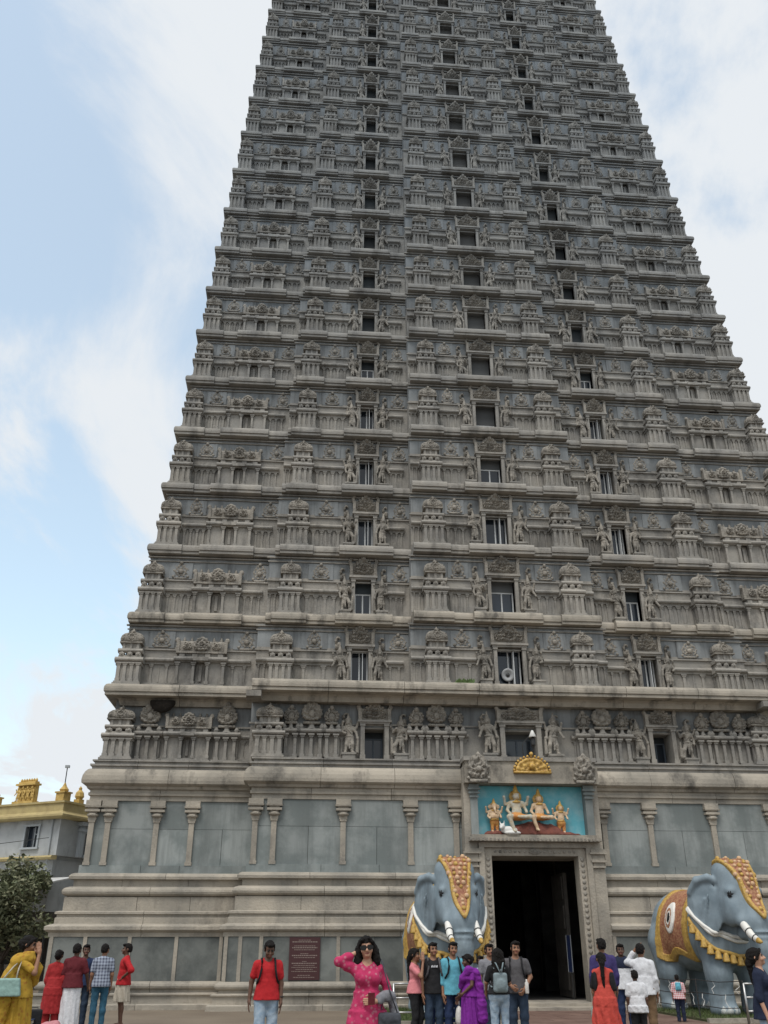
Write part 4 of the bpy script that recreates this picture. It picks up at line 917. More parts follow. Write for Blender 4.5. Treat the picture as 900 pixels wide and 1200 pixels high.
bp('lower_wall', MB().box(-12, -.3, .2, 9, 3.4, 6.0), 'bld_white'); bp('ground_floor', MB().box(-12, -.3, .6, 9, 0, 3.4), 'shop_dark'); bp('floor_slab', MB().box(-11.69, -.36, .36, 8.69, 6.0, 6.19), 'bld_white')
for a, b, za, zb in OPS:
    o = MB(); o.box(a-.12, a, -.08, .2, za, zb); o.box(b, b+.12, -.08, .2, za, zb); o.box(a-.18, b+.18, -.12, .2, zb, zb+.10); o.box(a-.18, b+.18, -.14, .2, za-.10, za)
    wd = bp('window', o, 'bld_trim'); g_ = MB(); g_.box(a, b, .22, .25, za, zb); inst('pane', g_.mesh('pane', 'glass'), wd)
    g_ = MB(); g_.box((a+b)/2+.02, (a+b)/2+.07, .15, .21, za, zb); g_.box((a+b)/2+.07, b, .16, .20, zb-.42, zb-.37); inst('mullion', g_.mesh('mullion', 'bld_trim'), wd)
for k in range(3):                                   # pilasters and brackets of the flank
    o = MB(); y = 1.7+k*2.2; o.box(0, .20, y-.16, y+.16, 6.2, 7.85); o.box(0, .30, y-.26, y+.26, 7.55, 7.70); o.box(0, .42, y-.35, y+.35, 7.85, 8.05); bp('pilaster', o, 'bld_trim')
    o = MB(); o.box(.0, .05, y+.5, y+1.4, 6.4, 7.5); bp('pane', o, 'glass'); o = MB(); o.box(.0, .35, y+.3, y+1.6, 6.2, 6.34); bp('balcony', o, 'bld_trim')
yc = MB(); PR = [(.3, 8.08), (-.45, 8.08), (-.62, 8.16), (-.62, 8.26), (-.40, 8.36), (-.28, 8.46), (-.28, 8.86), (-.36, 8.90), (-.36, 9.0), (.3, 9.0)]
yc.prism_x([(y, z) for y, z in PR], -12, .0, 0, 1); bp('parapet', yc, 'bld_yellow')
n_ = len(PR); bp('parapet', MB().add([(-q[0], q[0], q[1]) for q in PR]+[(-q[0], 9.0, q[1]) for q in PR], [(i, (i+1) % n_, (i+1) % n_+n_, i+n_) for i in range(n_)]), 'bld_yellow')
bp('lower_cornice', MB().prism_x([(.1, 5.98), (-.30, 6.0), (-.38, 6.08), (-.30, 6.17), (.1, 6.19)], -12, 0), 'bld_yellow')
GSM = GUARD[0].copy(); GSM.materials.clear(); GSM.materials.append(M['gold_paint'])
def cluster(x, y, n=4):
    o = MB(); o.box(-.75, .75, -.25, .25, 0, .12); o.box(-.62, .62, .0, .25, .12, 1.0); o.box(-.72, .72, -.2, .3, 1.0, 1.10); o.box(-.6, .6, -.1, .25, 1.10, 1.22)
    for k in range(7): o.lathe([(.06, 1.22), (.08, 1.30), (.02, 1.40)], 6, (-.54+k*.18, .05, 0))
    c_ = bp('parapet_shrine', o, 'gold_paint', loc=(x, y, 9.0))
    for k in range(n): inst('figure', GSM, c_, (-.5+k*1.0/(n-1), -.12, .10), 0, (.6, .6, .66))
cluster(-2.7, -.1); cluster(-7.5, -.1)
for x, y in ((-.05, -.05), (-5.0, -.1), (-9.8, -.1)):
    o = MB(); o.box(-.28, .28, -.28, .28, 0, .42); o.box(-.34, .34, -.34, .34, .42, .5); o.lathe([(.2, .5), (.26, .62), (.12, .8), (.03, 1.0)], 8); bp('parapet_finial', o, 'gold_paint', loc=(x, y, 9.0))
for k in range(6):
    o = MB(); o.box(-.2, .2, -.2, .2, 0, .25); o.lathe([(.16, .25), (.26, .40), (.22, .62), (.08, .78), (.10, .86), (.02, .98)], 8); bp('parapet_finial', o, 'gold_paint', loc=(.0, 1.2+k*1.25, 9.0))
    if k % 2: inst('figure', GSM, bd, (.05, 1.8+k*1.25, 9.0), R(90), (.8, .8, .7))
bp('drain_pipe', MB().tube([(-.5, -.06, 3.4), (-.5, -.06, 8.05)], .05, 6), 'bld_trim'); bp('cable', MB().tube([(-12, -.5, 7.0), (-6, -.55, 6.75), (-.2, -.5, 7.05)], .018, 4), 'dark_metal')
bp('roof', MB().box(-11.5, .0, .301, 8.9, 8.5, 8.7), 'bld_white')
aw = inst('sheet_awning', MB().add([(-8, -3.2, 4.35), (1.4, -3.2, 4.35), (1.4, .15, 5.0), (-8, .15, 5.0), (-8, -3.2, 4.42), (1.4, -3.2, 4.42), (1.4, .15, 5.07), (-8, .15, 5.07)], [(0, 1, 2, 3), (4, 5, 6, 7), (0, 1, 5, 4), (1, 2, 6, 5), (2, 3, 7, 6), (3, 0, 4, 7)]).mesh('sheet', 'awning'), None, (-20.5, 22, 0), R(-28), label='white sheet awning sloping out from the pale hall behind the tree', cat='awning')
for x in (-7.8, -4.7, -1.6, 1.2): inst('post', MB().tube([(x, -3.0, 0), (x, -3.0, 4.37)], .05, 6).mesh('post', 'dark_metal'), aw)
fl_ = inst('floodlight_pole', MB().tube([(0, 0, 0), (0, 0, .95)], .03, 6).mesh('pole', 'dark_metal'), None, (-20.66, 22.3, 9.95), label='thin lamp pole rising from the corner of the yellow parapet', cat='lamp pole'); inst('lamp_head', MB().box(-.12, .12, -.08, .08, .92, 1.06).mesh('lamp_head', 'bld_trim'), fl_)
# tree in front of the hall: limbs and clumped leaves
mat('bark', (0.075, 0.06, 0.048), .95, 0, 8, (.05, .042, .035), .8)
mat('leaf', (0.16, 0.18, 0.10), .7, 0, 1.6, (0.22, 0.22, 0.145)); mat('leaf_b', (0.09, 0.115, 0.06), .7, 0, 2, (0.13, 0.14, 0.085))
def tree(loc, crown_c, rad, n, label, seed, leaf=.11):
    rr = random.Random(seed); t = inst('broadleaf_tree', None, loc=loc, label=label, cat='tree'); cz = crown_c[2]
    tr = MB(); tr.tube([(0, 0, 0), (.05, .03, .7), (-.04, .05, 1.3), (.1, 0, cz*.75)], [.22, .17, .14, .09], 8); tips = []
    for k in range(14):
        a = rr.uniform(0, 6.28); el = rr.uniform(-.25, 1.2); d = Vector((math.cos(a)*math.cos(el), math.sin(a)*math.cos(el), math.sin(el)))
        e = Vector(crown_c)+Vector((d.x*rad[0], d.y*rad[1], d.z*rad[2]))*rr.uniform(.6, .9); s0 = Vector((0, 0, rr.uniform(.9, cz*.75))); m = s0.lerp(e, .5)+Vector((rr.uniform(-.15, .15), rr.uniform(-.15, .15), .15))
        tr.tube([s0, m, e], [.06, .04, .015], 5); tips += [e, m]
    inst('trunk', tr.mesh('trunk', 'bark', True), t)
    cl = [(p, rr.uniform(.35, .62)) for p in tips]
    for k in range(26):
        d = Vector((rr.gauss(0, 1), rr.gauss(0, 1), rr.gauss(0, 1))).normalized(); cl.append((Vector(crown_c)+Vector((d.x*rad[0], d.y*rad[1], d.z*rad[2]))*rr.uniform(.55, 1.0), rr.uniform(.28, .55)))
    v = []; f = []; mi = []
    for k in range(n):
        c, r0 = cl[rr.randrange(len(cl))]; d = Vector((rr.gauss(0, 1), rr.gauss(0, 1), rr.gauss(0, 1))); d = d.normalized()*r0*(rr.random()**.45)
        p = c+d; u = Vector((rr.gauss(0, 1), rr.gauss(0, 1), rr.gauss(0, .6))).normalized(); w = u.cross(Vector((rr.gauss(0, 1), rr.gauss(0, 1), rr.gauss(0, 1)))).normalized(); s_ = leaf*rr.uniform(.6, 1.2); o = len(v)
        v += [p-u*s_, p+w*s_*.42, p+u*s_, p-w*s_*.42]; f.append((o, o+1, o+2, o+3)); mi.append(rr.random() < .35)
    b = MB(); b.v = [tuple(q) for q in v]; b.f = f; b.m = [int(q) for q in mi]; inst('crown', b.mesh('crown', ['leaf', 'leaf_b'], fix=False), t)
    return t
tree((-17.3, 4.0, 0), (.0, 0, 2.75), (2.05, 1.7, 1.5), 9500, 'dusty dark green broadleaf tree standing between the hall and the tower', 3)
tree((-21.0, 9.0, 0), (0, 0, 3.0), (2.2, 2.0, 1.8), 9000, 'dark leafy tree further back beside the shaded stalls', 5)
# low dark stalls under the awning
st = inst('market_stall', None, loc=(-22.5, 14.0, 0), label='dark shaded market stall behind the trees', cat='stall'); b = MB(); b.box(-4, 4, 0, 3, 0, 1.0); inst('counter', b.mesh('counter', 'shop_dark'), st); b = MB(); b.box(-4.3, 4.3, -.6, 3.4, 2.7, 2.82); inst('roof', b.mesh('roof', 'shop_dark'), st); b = MB(); b.box(-4, 4, 2.9, 3, 1.0, 2.7); inst('back_wall', b.mesh('back_wall', 'shop_dark'), st)
for x in (-4, 4): b = MB(); b.tube([(x, .1, 1.0), (x, .1, 2.7)], .05, 6); inst('post', b.mesh('post', 'dark_metal'), st)
# ================================================================== PEOPLE
mat('skin', (0.26, 0.135, 0.082), .55, 0, 30, (0.22, 0.11, 0.066)); mat('skin_light', (0.47, 0.27, 0.185), .5, 0, 30, (0.42, 0.235, 0.16)); mat('skin_dark', (0.115, 0.06, 0.04), .55, 0, 30, (0.095, 0.05, 0.033))
mat('hair', (0.007, 0.006, 0.006), .7, 0, 90, (0.012, 0.010, 0.009), .5, bscale=150, spec=.15); mat('eye', (0.02, 0.015, 0.012), .3); mat('lip', (0.27, 0.09, 0.075), .5); mat('shoe', (0.05, 0.045, 0.042), .6)
def cloth(name, c, c2=None, sc=18, thr=(.4, .6), rough=.85): return mat(name, c, rough, 0, sc, c2 or tuple(q*.88 for q in c), .45, bscale=15, coords='obj', thr=thr, detail=3)
def print_cloth(name, c, c2, sc, lo=.25, hi=.32):
    m = cloth(name, c); t = m.node_tree; N = t.nodes; b = N['Principled BSDF']; g = N.new('ShaderNodeTexCoord'); v = N.new('ShaderNodeTexVoronoi'); v.inputs['Scale'].default_value = sc; t.links.new(g.outputs['Object'], v.inputs['Vector'])
    r = N.new('ShaderNodeMapRange'); t.links.new(v.outputs['Distance'], r.inputs[0]); r.inputs['From Min'].default_value = lo; r.inputs['From Max'].default_value = hi; r.inputs['To Min'].default_value = .8; r.inputs['To Max'].default_value = 0
    x = N.new('ShaderNodeMix'); x.data_type = 'RGBA'; t.links.new(r.outputs[0], x.inputs[0]); old = b.inputs['Base Color'].links[0].from_socket; t.links.new(old, x.inputs[6]); x.inputs[7].default_value = (*c2, 1); t.links.new(x.outputs[2], b.inputs['Base Color']); return m
def plaid(name, c, c2, sc):
    m = bpy.data.materials.new(name); m.use_nodes = True; t = m.node_tree; N = t.nodes; b = N['Principled BSDF']; b.inputs['Roughness'].default_value = .85; g = N.new('ShaderNodeTexCoord'); sp = N.new('ShaderNodeSeparateXYZ'); t.links.new(g.outputs['Object'], sp.inputs[0]); o = []
    for a in ('X', 'Z'):
        k = N.new('ShaderNodeMath'); k.operation = 'MULTIPLY'; t.links.new(sp.outputs[a], k.inputs[0]); k.inputs[1].default_value = sc; s_ = N.new('ShaderNodeMath'); s_.operation = 'SINE'; t.links.new(k.outputs[0], s_.inputs[0]); h = N.new('ShaderNodeMath'); h.operation = 'GREATER_THAN'; t.links.new(s_.outputs[0], h.inputs[0]); h.inputs[1].default_value = .2; o.append(h)
    ad_ = N.new('ShaderNodeMath'); ad_.operation = 'MULTIPLY_ADD'; t.links.new(o[0].outputs[0], ad_.inputs[0]); ad_.inputs[1].default_value = .5; hf = N.new('ShaderNodeMath'); hf.operation = 'MULTIPLY'; t.links.new(o[1].outputs[0], hf.inputs[0]); hf.inputs[1].default_value = .5; t.links.new(hf.outputs[0], ad_.inputs[2])
    x = N.new('ShaderNodeMix'); x.data_type = 'RGBA'; t.links.new(ad_.outputs[0], x.inputs[0]); x.inputs[6].default_value = (*c, 1); x.inputs[7].default_value = (*c2, 1); t.links.new(x.outputs[2], b.inputs['Base Color']); M[name] = m; return m
def hand_arrays(grip):
    f = SDF((-.06, -.085, -.22), (.10, .06, .02), .0052); c = 1.0 if grip else .32
    f.cap((0, 0, .01), (0, 0, -.03), .026, .028, .02); f.ell((.002, -.002, -.058), (.018, .041, .050), .02)
    for y, l in ((-.030, .072), (-.0105, .082), (.009, .076), (.027, .058)):
        a0 = .35*c; p = np.array([.004, y, -.098]); pts = [p]
        for k, ll in enumerate((.45, .32, .23)):
            a = a0+c*(.15+.95*k*(1 if grip else .5)); p = p+l*ll*1.1*np.array([math.sin(a), 0, -math.cos(a)]); pts.append(p)
        f.chain(pts, [.0098, .0092, .0085, .0072], .004)
    f.chain([(.006, -.032, -.035), (.016, -.056, -.062), (.024, -.062, -.088), (.028+.01*c, -.055, -.108)], [.0135, .0115, .0098, .008], .008)
    V, Q, T = f.arrays(); return V, Q
HANDS = {g: hand_arrays(g) for g in (False, True)}
def hand_at(side, wrist, d, fwd=(0, -1, 0), grip=False, s=1.0):
    V, Q = HANDS[grip]; V = V*s
    if side > 0: V = V*np.array([-1, 1, 1]); Q = Q[:, ::-1]
    z = -np.array(d, float)/np.linalg.norm(d); y = -np.array(fwd, float); y = y-z*(y@z); y /= np.linalg.norm(y); x = np.cross(y, z)
    return V@np.stack([x, y, z])+np.array(wrist), Q
def rot_about(V, piv, yaw, pitch, roll=0):
    q = Matrix.Rotation(R(yaw), 3, 'Z') @ Matrix.Rotation(R(pitch), 3, 'X') @ Matrix.Rotation(R(roll), 3, 'Y'); return (V-np.array(piv))@np.array(q).T+np.array(piv)
NECK = (0, 0, 1.455)
def person(label, x, y, rz=0, H=1.7, skin='skin', fem=False, top=None, bottom=None, hair='short', A=None, B=None, head=(0, 0, 0), legs=None, q=1.0, girth=1.0, group=None, shoes='shoe', extra=None, hands=(None, None), bare=False):
    """built 1.7 m tall facing -Y, A is the arm on -X, B the arm on +X; (elbow, wrist)"""
    S_ = H/1.7; g = girth; c = .0145*q
    sw = (.148 if fem else .172)*(.5+.5*g); hipw = .095
    A = A or ((-sw-.05, .02, 1.085), (-sw-.05, -.05, .845)); B = B or ((sw+.05, .02, 1.085), (sw+.05, -.05, .845))
    lg = legs or (((-.10, -.01, .49), (-.105, .03, .08)), ((.10, -.01, .49), (.105, .03, .08)))
    sh = [(-sw, .01, 1.355), (sw, .01, 1.355)]; hp = [(-hipw, 0, .90), (hipw, 0, .90)]
    allp = np.array([A[0], A[1], B[0], B[1], lg[0][0], lg[0][1], lg[1][0], lg[1][1]]); lo = np.minimum(allp.min(0)-.16, (-.34, -.28, -.02)); hi = np.maximum(allp.max(0)+.16, (.34, .26, 1.52)); lo[2] = -.02; hi[2] = max(1.52, allp[:, 2].max()+.1)
    def torso(f, e=0.0, t=0):
        if fem:
            f.ell((0, .0, 1.26), (.136*g+e, .092*g+e, .165), .05, t); f.ell((0, 0, 1.09), (.118*g+e, .088*g+e, .15), .06, t); f.ell((0, .015, .93), (.170*g+e, .122*g+e, .145), .06, t)
            for s_ in (-1, 1): f.ell((s_*.068, -.075*g, 1.265), (.064+e, .058+e, .066+e), .035, t)
        else:
            f.ell((0, 0, 1.26), (.162*g+e, .105*g+e, .175), .05, t); f.ell((0, -.005, 1.08), (.142*g+e, .105*g+e, .17), .06, t); f.ell((0, .005, .93), (.155*g+e, .115*g+e, .13), .06, t)
        [f.cap((0, .02, 1.412), (s_*(sw-.02), .012, 1.362), .046+e*.6, .046+e*.6, .05, t) for s_ in (-1, 1)]
    def arm(f, k, e=0.0, frac=2.0, t=0):
        el, wr = (A, B)[k]; s0 = np.array(sh[k]); el = np.array(el); wr = np.array(wr); ra = (.040 if fem else .046)*(.6+.4*g)
        if frac <= 1: f.cap(s0, s0+(el-s0)*frac, ra+.006+e, ra+e, .03, t)
        else:
            f.cap(s0, el, ra+.008+e, ra*.84+e, .03, t); w = el+(wr-el)*min(1, frac-1); f.cap(el, w, ra*.84+e, (ra*.62 if e == 0 else ra*.78)+e, .025, t)
    def leg(f, k, e=0.0, bot=None, t=0, sl=1.0):
        kn, an = lg[k]; h0 = np.array(hp[k]); kn = np.array(kn); an = np.array(an)
        f.cap(h0, kn, (.086 if fem else .084)*g+e, .058*sl+e, .04, t); f.cap(kn, an, .056*sl+e, .040*sl+e*1.4, .03, t)
        f.ell(kn+(an-kn)*.3+np.array((0, .02, 0)), (.05+e, .05+e, .10), .03, t)
    f = SDF(lo, hi, c); torso(f)
    for k in (0, 1):
        arm(f, k); leg(f, k); an = np.array(lg[k][1])
        f.cap(an+np.array((0, .025, -.03)), an+np.array((0, -.12, -.045)), .040, .034, .02, 0 if bare else 1); f.ell(an+np.array((0, -.10, -.05)), (.042, .075, .028), .02, 0 if bare else 1)
    f.cap((0, .015, 1.40), (0, -.005, 1.50), .056 if not fem else .048, .05 if not fem else .044, .03)
    V, Q, T = f.arrays(); T = T[Q[:, 0]]; parts = [(V, Q, T)]
    # head
    hd = SDF((-.12, -.16, 1.42), (.12, .14, 1.74), .0062*q)
    hd.cap((0, .005, 1.44), (0, 0, 1.52), .050 if not fem else .044, .05, .02); hd.ell((0, .012, 1.612), (.074, .094, .086), .02); hd.ell((0, -.028, 1.552), (.056, .068, .078), .03); hd.ell((0, -.075, 1.508), (.028, .025, .022), .025)
    hd.cap((0, -.090, 1.60), (0, -.114, 1.562), .010, .0145, .012); hd.ell((0, -.108, 1.556), (.019, .012, .010), .008)
    for s_ in (-1, 1):
        hd.ell((s_*.031, -.100, 1.595), (.022, .014, .013), .012, neg=True); hd.ell((s_*.031, -.080, 1.594), (.0145, .0145, .0105), .003, 2); hd.cap((s_*.014, -.0945, 1.615), (s_*.046, -.083, 1.617), .0055, .0045, .004, 3)
        hd.ell((s_*.077, .012, 1.580), (.012, .022, .032), .008); hd.ell((s_*.040, -.070, 1.556), (.028, .026, .026), .025)
    hd.ell((0, -.0915, 1.530), (.025, .012, .0052), .004, 4); hd.ell((0, -.090, 1.520), (.020, .012, .0055), .004, 4)
    V, Q, T = hd.arrays(); parts.append((rot_about(V, NECK, *head), Q, T[Q[:, 0]]))
    for k, (el, wr) in enumerate((A, B)):
        sd, hv = (-1, 1)[k], hands[k] or {}; d = np.array(wr, float)-np.array(el, float); V, Q = hand_at(sd, wr, hv.get('d', d), hv.get('fwd', (0, -1, .1) if abs(d[2]) > .1 else (0, 0, 1)), hv.get('grip', False)); parts.append((V, Q, 0))
    o = inst('person', np_mesh('person', parts, [skin, shoes, 'eye', 'hair', 'lip']), None, (x, y, 0), R(rz), (S_,)*3, label=label, cat='person', group=group)
    # hair
    if hair:
        h = SDF((-.2, -.18, .9 if hair in ('long', 'pony') else 1.38), (.2, .22, 1.78), .008*q)
        h.ell((0, .018, 1.628), (.084, .104, .094), .0); h.ell((0, .055, 1.585), (.078, .072, .09), .02)
        zc = 1.648 if hair == 'short' else 1.636
        h.clip(lambda x, y, z: np.minimum(zc+.10*np.abs(x)-.0*y-z+.25*np.maximum(-y-.07, 0), -(y+.035)+.0*x)*1.0)   # keep the crown and the back
        if hair == 'short': h.clip(lambda x, y, z: 1.525-z+.35*np.maximum(.02-y, 0)*2+0*x); h.ell((.012, -.062, 1.683), (.060, .040, .030), .02); [h.cap((s_*.078, -.02, 1.63), (s_*.079, -.022, 1.575), .011, .006, .008) for s_ in (-1, 1)]
        else:
            for s_ in (-1, 1): h.chain([(s_*.035, -.075, 1.685), (s_*.072, -.045, 1.645), (s_*.084, .0, 1.57)], [.018, .022, .022], .015)
        if hair == 'long':
            for s_ in (-1, 0, 1): h.chain([(s_*.06, .055, 1.62), (s_*.075, .075, 1.48), (s_*.07, .10, 1.30), (s_*.05, .105, 1.16)], [.05, .05, .045, .02], .03)
        if hair == 'pony': h.chain([(0, .09, 1.62), (0, .125, 1.52), (.01, .125, 1.30), (0, .12, 1.05)], [.045, .045, .035, .015], .03)
        if hair == 'bun': h.ell((0, .115, 1.60), (.055, .05, .055), .02)
        if hair == 'loose':
            for s_ in (-1, 1): h.chain([(s_*.07, .02, 1.63), (s_*.098, .01, 1.55), (s_*.112, .0, 1.45), (s_*.118, -.015, 1.36)], [.035, .042, .042, .022], .03)
            h.ell((0, .08, 1.50), (.09, .05, .14), .03)
        h.rough(.0055 if hair == 'short' else .005, 75); V, Q, T = h.arrays(); inst('hair', np_mesh('hair', [(rot_about(V, NECK, *head), Q, 0)], ['hair']), o)
    # clothes follow the body
    b_ = bottom or {}
    if b_:
        kd = b_['kind']; f = SDF((lo[0]-.12, lo[1]-.12, 0), (hi[0]+.12, hi[1]+.12, 1.12), c)
        if kd in ('trousers', 'shorts'):
            e = b_.get('e', .016); (f.ell((0, .015, .93), (.170*g+e, .122*g+e, .145+e), .04) if fem else f.ell((0, .006, .935), (.158*g+e, .118*g+e, .135+e), .04))
            for k in (0, 1): leg(f, k, e, sl=b_.get('sl', 1.05))
            f.rough(.0045, 26, rz); zh = b_.get('hem', .07); f.clip(lambda x, y, z: np.maximum(zh-z, z-1.02)+0*x*y)
        else:
            w0, w1 = b_.get('w', (.23, .19)); zh = b_['hem']; f.cone(zh, .98, (w0, w1), (.165*g+.02, .125*g+.02), pleat=(b_.get('n', 11), b_.get('amp', .018), rz), c0=b_.get('c', (0, .0))); f.ell((0, .0, .97), (.165*g+.02, .12*g+.02, .09), .02)
        inst('trousers' if kd == 'trousers' else 'shorts' if kd == 'shorts' else b_.get('name', 'skirt'), sdf_mesh('bottoms', f, [b_['m']]), o)
    t_ = top or {}
    if t_:
        e = t_.get('e', .016); zh = t_.get('hem', .86); f = SDF((lo[0]-.1, lo[1]-.1, min(zh, .8)-.02), (hi[0]+.1, hi[1]+.1, max(1.52, hi[2])), c); torso(f, e)
        if zh < .80: f.cone(zh, .93, t_.get('w', (.215*g, .165*g)), (.182*g+e+.020, .134*g+e+.022), pleat=(9, t_.get('amp', .010), rz+1), c1=(0, .006), k=.02)
        f.cone(max(zh, .80), 1.12, (.180*g+e+.020, .134*g+e+.022), (.140*g+e, .104*g+e), c0=(0, .006), k=.04)
        for k in (0, 1): arm(f, k, e*.9, t_.get('sleeve', .55))
        f.rough(t_.get('rough', .0035), 26, rz+2); f.clip(lambda x, y, z: np.maximum(zh-z, .0)-1e-4+0*x*y if False else zh-z+0*x*y)
        nz = t_.get('neck', 1.435); f.put(lambda x, y, z: np.sqrt(x*x+(y+.02)**2+((z-nz-.04)*.7)**2)-.068, (-.1, -.14, nz-.1), (.1, .1, nz+.16), .01, neg=True)
        inst('top', sdf_mesh('top', f, [t_['m']]), o)
    if extra: extra(o)
    return o
def on(o, name, mb_or_mesh, mtl=None, smooth=True, label=None, cat=None):
    """a thing worn or carried: top-level, standing where the person stands"""
    me = mb_or_mesh.mesh(name, mtl, smooth) if isinstance(mb_or_mesh, MB) else mb_or_mesh
    t = inst(name, me, None, o.location, o.rotation_euler.z, o.scale, label=label, cat=cat); return t
def worn(o, name, f, mtl): return inst(name, sdf_mesh(name, f, mtl), o)
def straps(front=True, m=.017):
    b = MB()
    for s_ in (-1, 1): b.tube([(s_*.10, .125, 1.36), (s_*.105, .07, 1.435), (s_*.105, .0, 1.445), (s_*.105, -.07, 1.41), (s_*.11, -.125, 1.30), (s_*.135, -.132, 1.18), (s_*.168, -.05, 1.10), (s_*.15, .12, 1.06)], m, 5)
    return b
def backpack(w=.15, z0=1.02, z1=1.42, d=.13, y=.135):
    f = SDF((-.25, .05, .9), (.25, .38, 1.55), .015); f.cap((-w*.6, y+d*.5, z0+.05), (w*.6, y+d*.5, z0+.05), d*.5, d*.5, .0); f.put(lambda x, yy, z: np.sqrt(np.maximum(np.abs(x)-w+.04, 0)**2+np.maximum(np.abs(yy-y-d*.5)-d*.5+.04, 0)**2+np.maximum(np.abs(z-(z0+z1)/2)-(z1-z0)/2+.04, 0)**2)-.04, (-w, y, z0), (w, y+d, z1), .03); f.ell((0, y+d, z0+.12), (w*.75, .04, .10), .02); return f
cloth('c_yellow', (.40, .25, .025), (.32, .17, .02), 26); cloth('c_red', (.30, .02, .022)); cloth('c_redshirt', (.40, .015, .02)); cloth('c_maroon', (.10, .012, .018)); cloth('c_white', (.62, .63, .66)); cloth('c_cream', (.50, .45, .37)); cloth('c_jeans', (.03, .05, .085)); cloth('c_ltjeans', (.21, .29, .38), (.30, .37, .44), 9); cloth('c_teal', (.03, .10, .16)); cloth('c_black', (.013, .013, .015)); cloth('c_cyan', (.11, .36, .46)); cloth('c_purple', (.19, .02, .27)); cloth('c_ltblue', (.36, .46, .58)); cloth('c_grey', (.085, .082, .088)); cloth('c_navy', (.045, .035, .13)); cloth('c_dknavy', (.012, .018, .042)); cloth('c_khaki', (.16, .10, .055)); cloth('c_pinktee', (.58, .20, .22)); cloth('c_coral', (.46, .06, .045)); cloth('c_dkblue', (.02, .035, .09)); cloth('c_bag', (.19, .24, .26)); cloth('c_mint', (.26, .40, .37)); cloth('c_greybag', (.055, .06, .072)); cloth('c_shawl', (.20, .20, .22)); cloth('c_pinksack', (.50, .22, .24)); cloth('c_orange', (.50, .12, .03)); cloth('c_plastic', (.60, .58, .55))
print_cloth('c_pink', (.43, .03, .105), (.40, .17, .21), 19, .15, .40); print_cloth('c_sari', (.40, .245, .03), (.28, .12, .02), 16, .2, .4); plaid('c_plaid', (.30, .34, .42), (.06, .07, .11), 95); plaid('c_redplaid', (.62, .58, .58), (.42, .03, .05), 90)
J = lambda: dict(kind='trousers', m='c_jeans')
# ---- woman posing in the foreground
W_ = person('woman in a pink printed kurta and sunglasses posing with one hand at her hair', -6.36, -18.95, 2, 1.73, 'skin_light', True, dict(m='c_pink', sleeve=1.62, hem=.42, e=.016, w=(.25, .19), rough=.007, neck=1.43), dict(kind='trousers', m='c_black', hem=.1), 'loose',
    A=((-.345, -.05, 1.435), (-.128, .0, 1.535)), B=((.255, .03, 1.10), (.085, -.19, 1.035)), head=(-3, 2, -5), q=.72, girth=1.0, hands=({'d': (.55, .6, .45), 'fwd': (0, -1, 1)}, {'d': (-1, -.25, -.05), 'fwd': (0, 0, 1), 'grip': True}))
g_ = MB()
for s_ in (-1, 1): g_.relief(lambda a: (.037*math.copysign(abs(math.cos(a))**.7, math.cos(a)), .026*math.copysign(abs(math.sin(a))**.75, math.sin(a))), (s_*.039, -.110, 1.592), .006, 2, 20); g_.tube([(s_*.064, -.104, 1.60), (s_*.078, -.05, 1.602), (s_*.082, .015, 1.592)], .0035, 5)
g_.box(-.012, .012, -.113, -.106, 1.597, 1.604)
g_.v = [tuple(p) for p in rot_about(np.array(g_.v), NECK, -3, 2, -5)]; on(W_, 'sunglasses', g_, 'black_paint', False, 'dark sunglasses on the woman in the pink kurta', 'sunglasses')
on(W_, 'phone', MB().box(-.012, .066, -.232, -.222, 1.0, 1.12), 'c_maroon', False, 'red cased phone in the hand of the woman in pink', 'phone')
f = SDF((.08, -.30, .60), (.42, .12, .96), .010); f.put(lambda x, y, z: np.sqrt(np.maximum(np.abs(x-.245)-.10, 0)**2+np.maximum(np.abs(y+.12)-.03, 0)**2+np.maximum(np.abs(z-.82)-.065, 0)**2)-.03, (.1, -.2, .7), (.4, 0, .95)); f.ell((.245, -.165, .855), (.115, .03, .05), .02); f.rough(.003, 50)
hb = on(W_, 'handbag', sdf_mesh('handbag', f, ['c_greybag']), label='slate grey handbag on the hip of the woman in pink', cat='handbag'); inst('strap', MB().tube([(.14, -.12, .90), (.205, .0, 1.12), (.20, .05, 1.40), (.165, .03, 1.465), (.18, -.07, 1.40), (.245, -.13, 1.15), (.345, -.12, .90)], .008, 5).mesh('strap', 'c_greybag', True), hb)
f = SDF((.02, -.30, .55), (.46, .16, 1.2), .012); f.chain([(.12, -.17, 1.055), (.22, -.07, 1.075), (.28, .03, 1.08)], [.052, .060, .055], .02); f.chain([(.29, .02, 1.05), (.33, .0, .85), (.34, -.01, .62)], [.05, .055, .05], .03); f.rough(.008, 40); worn(W_, 'shawl', f, ['c_shawl'])
on(W_, 'bracelet', MB().tube([(.115+.0*k, -.155+.034*math.cos(k*.7), 1.05+.034*math.sin(k*.7)) for k in range(9)], .008, 5, closed=True), 'gold', True, 'gold bangle on the wrist of the woman in pink', 'bangle')
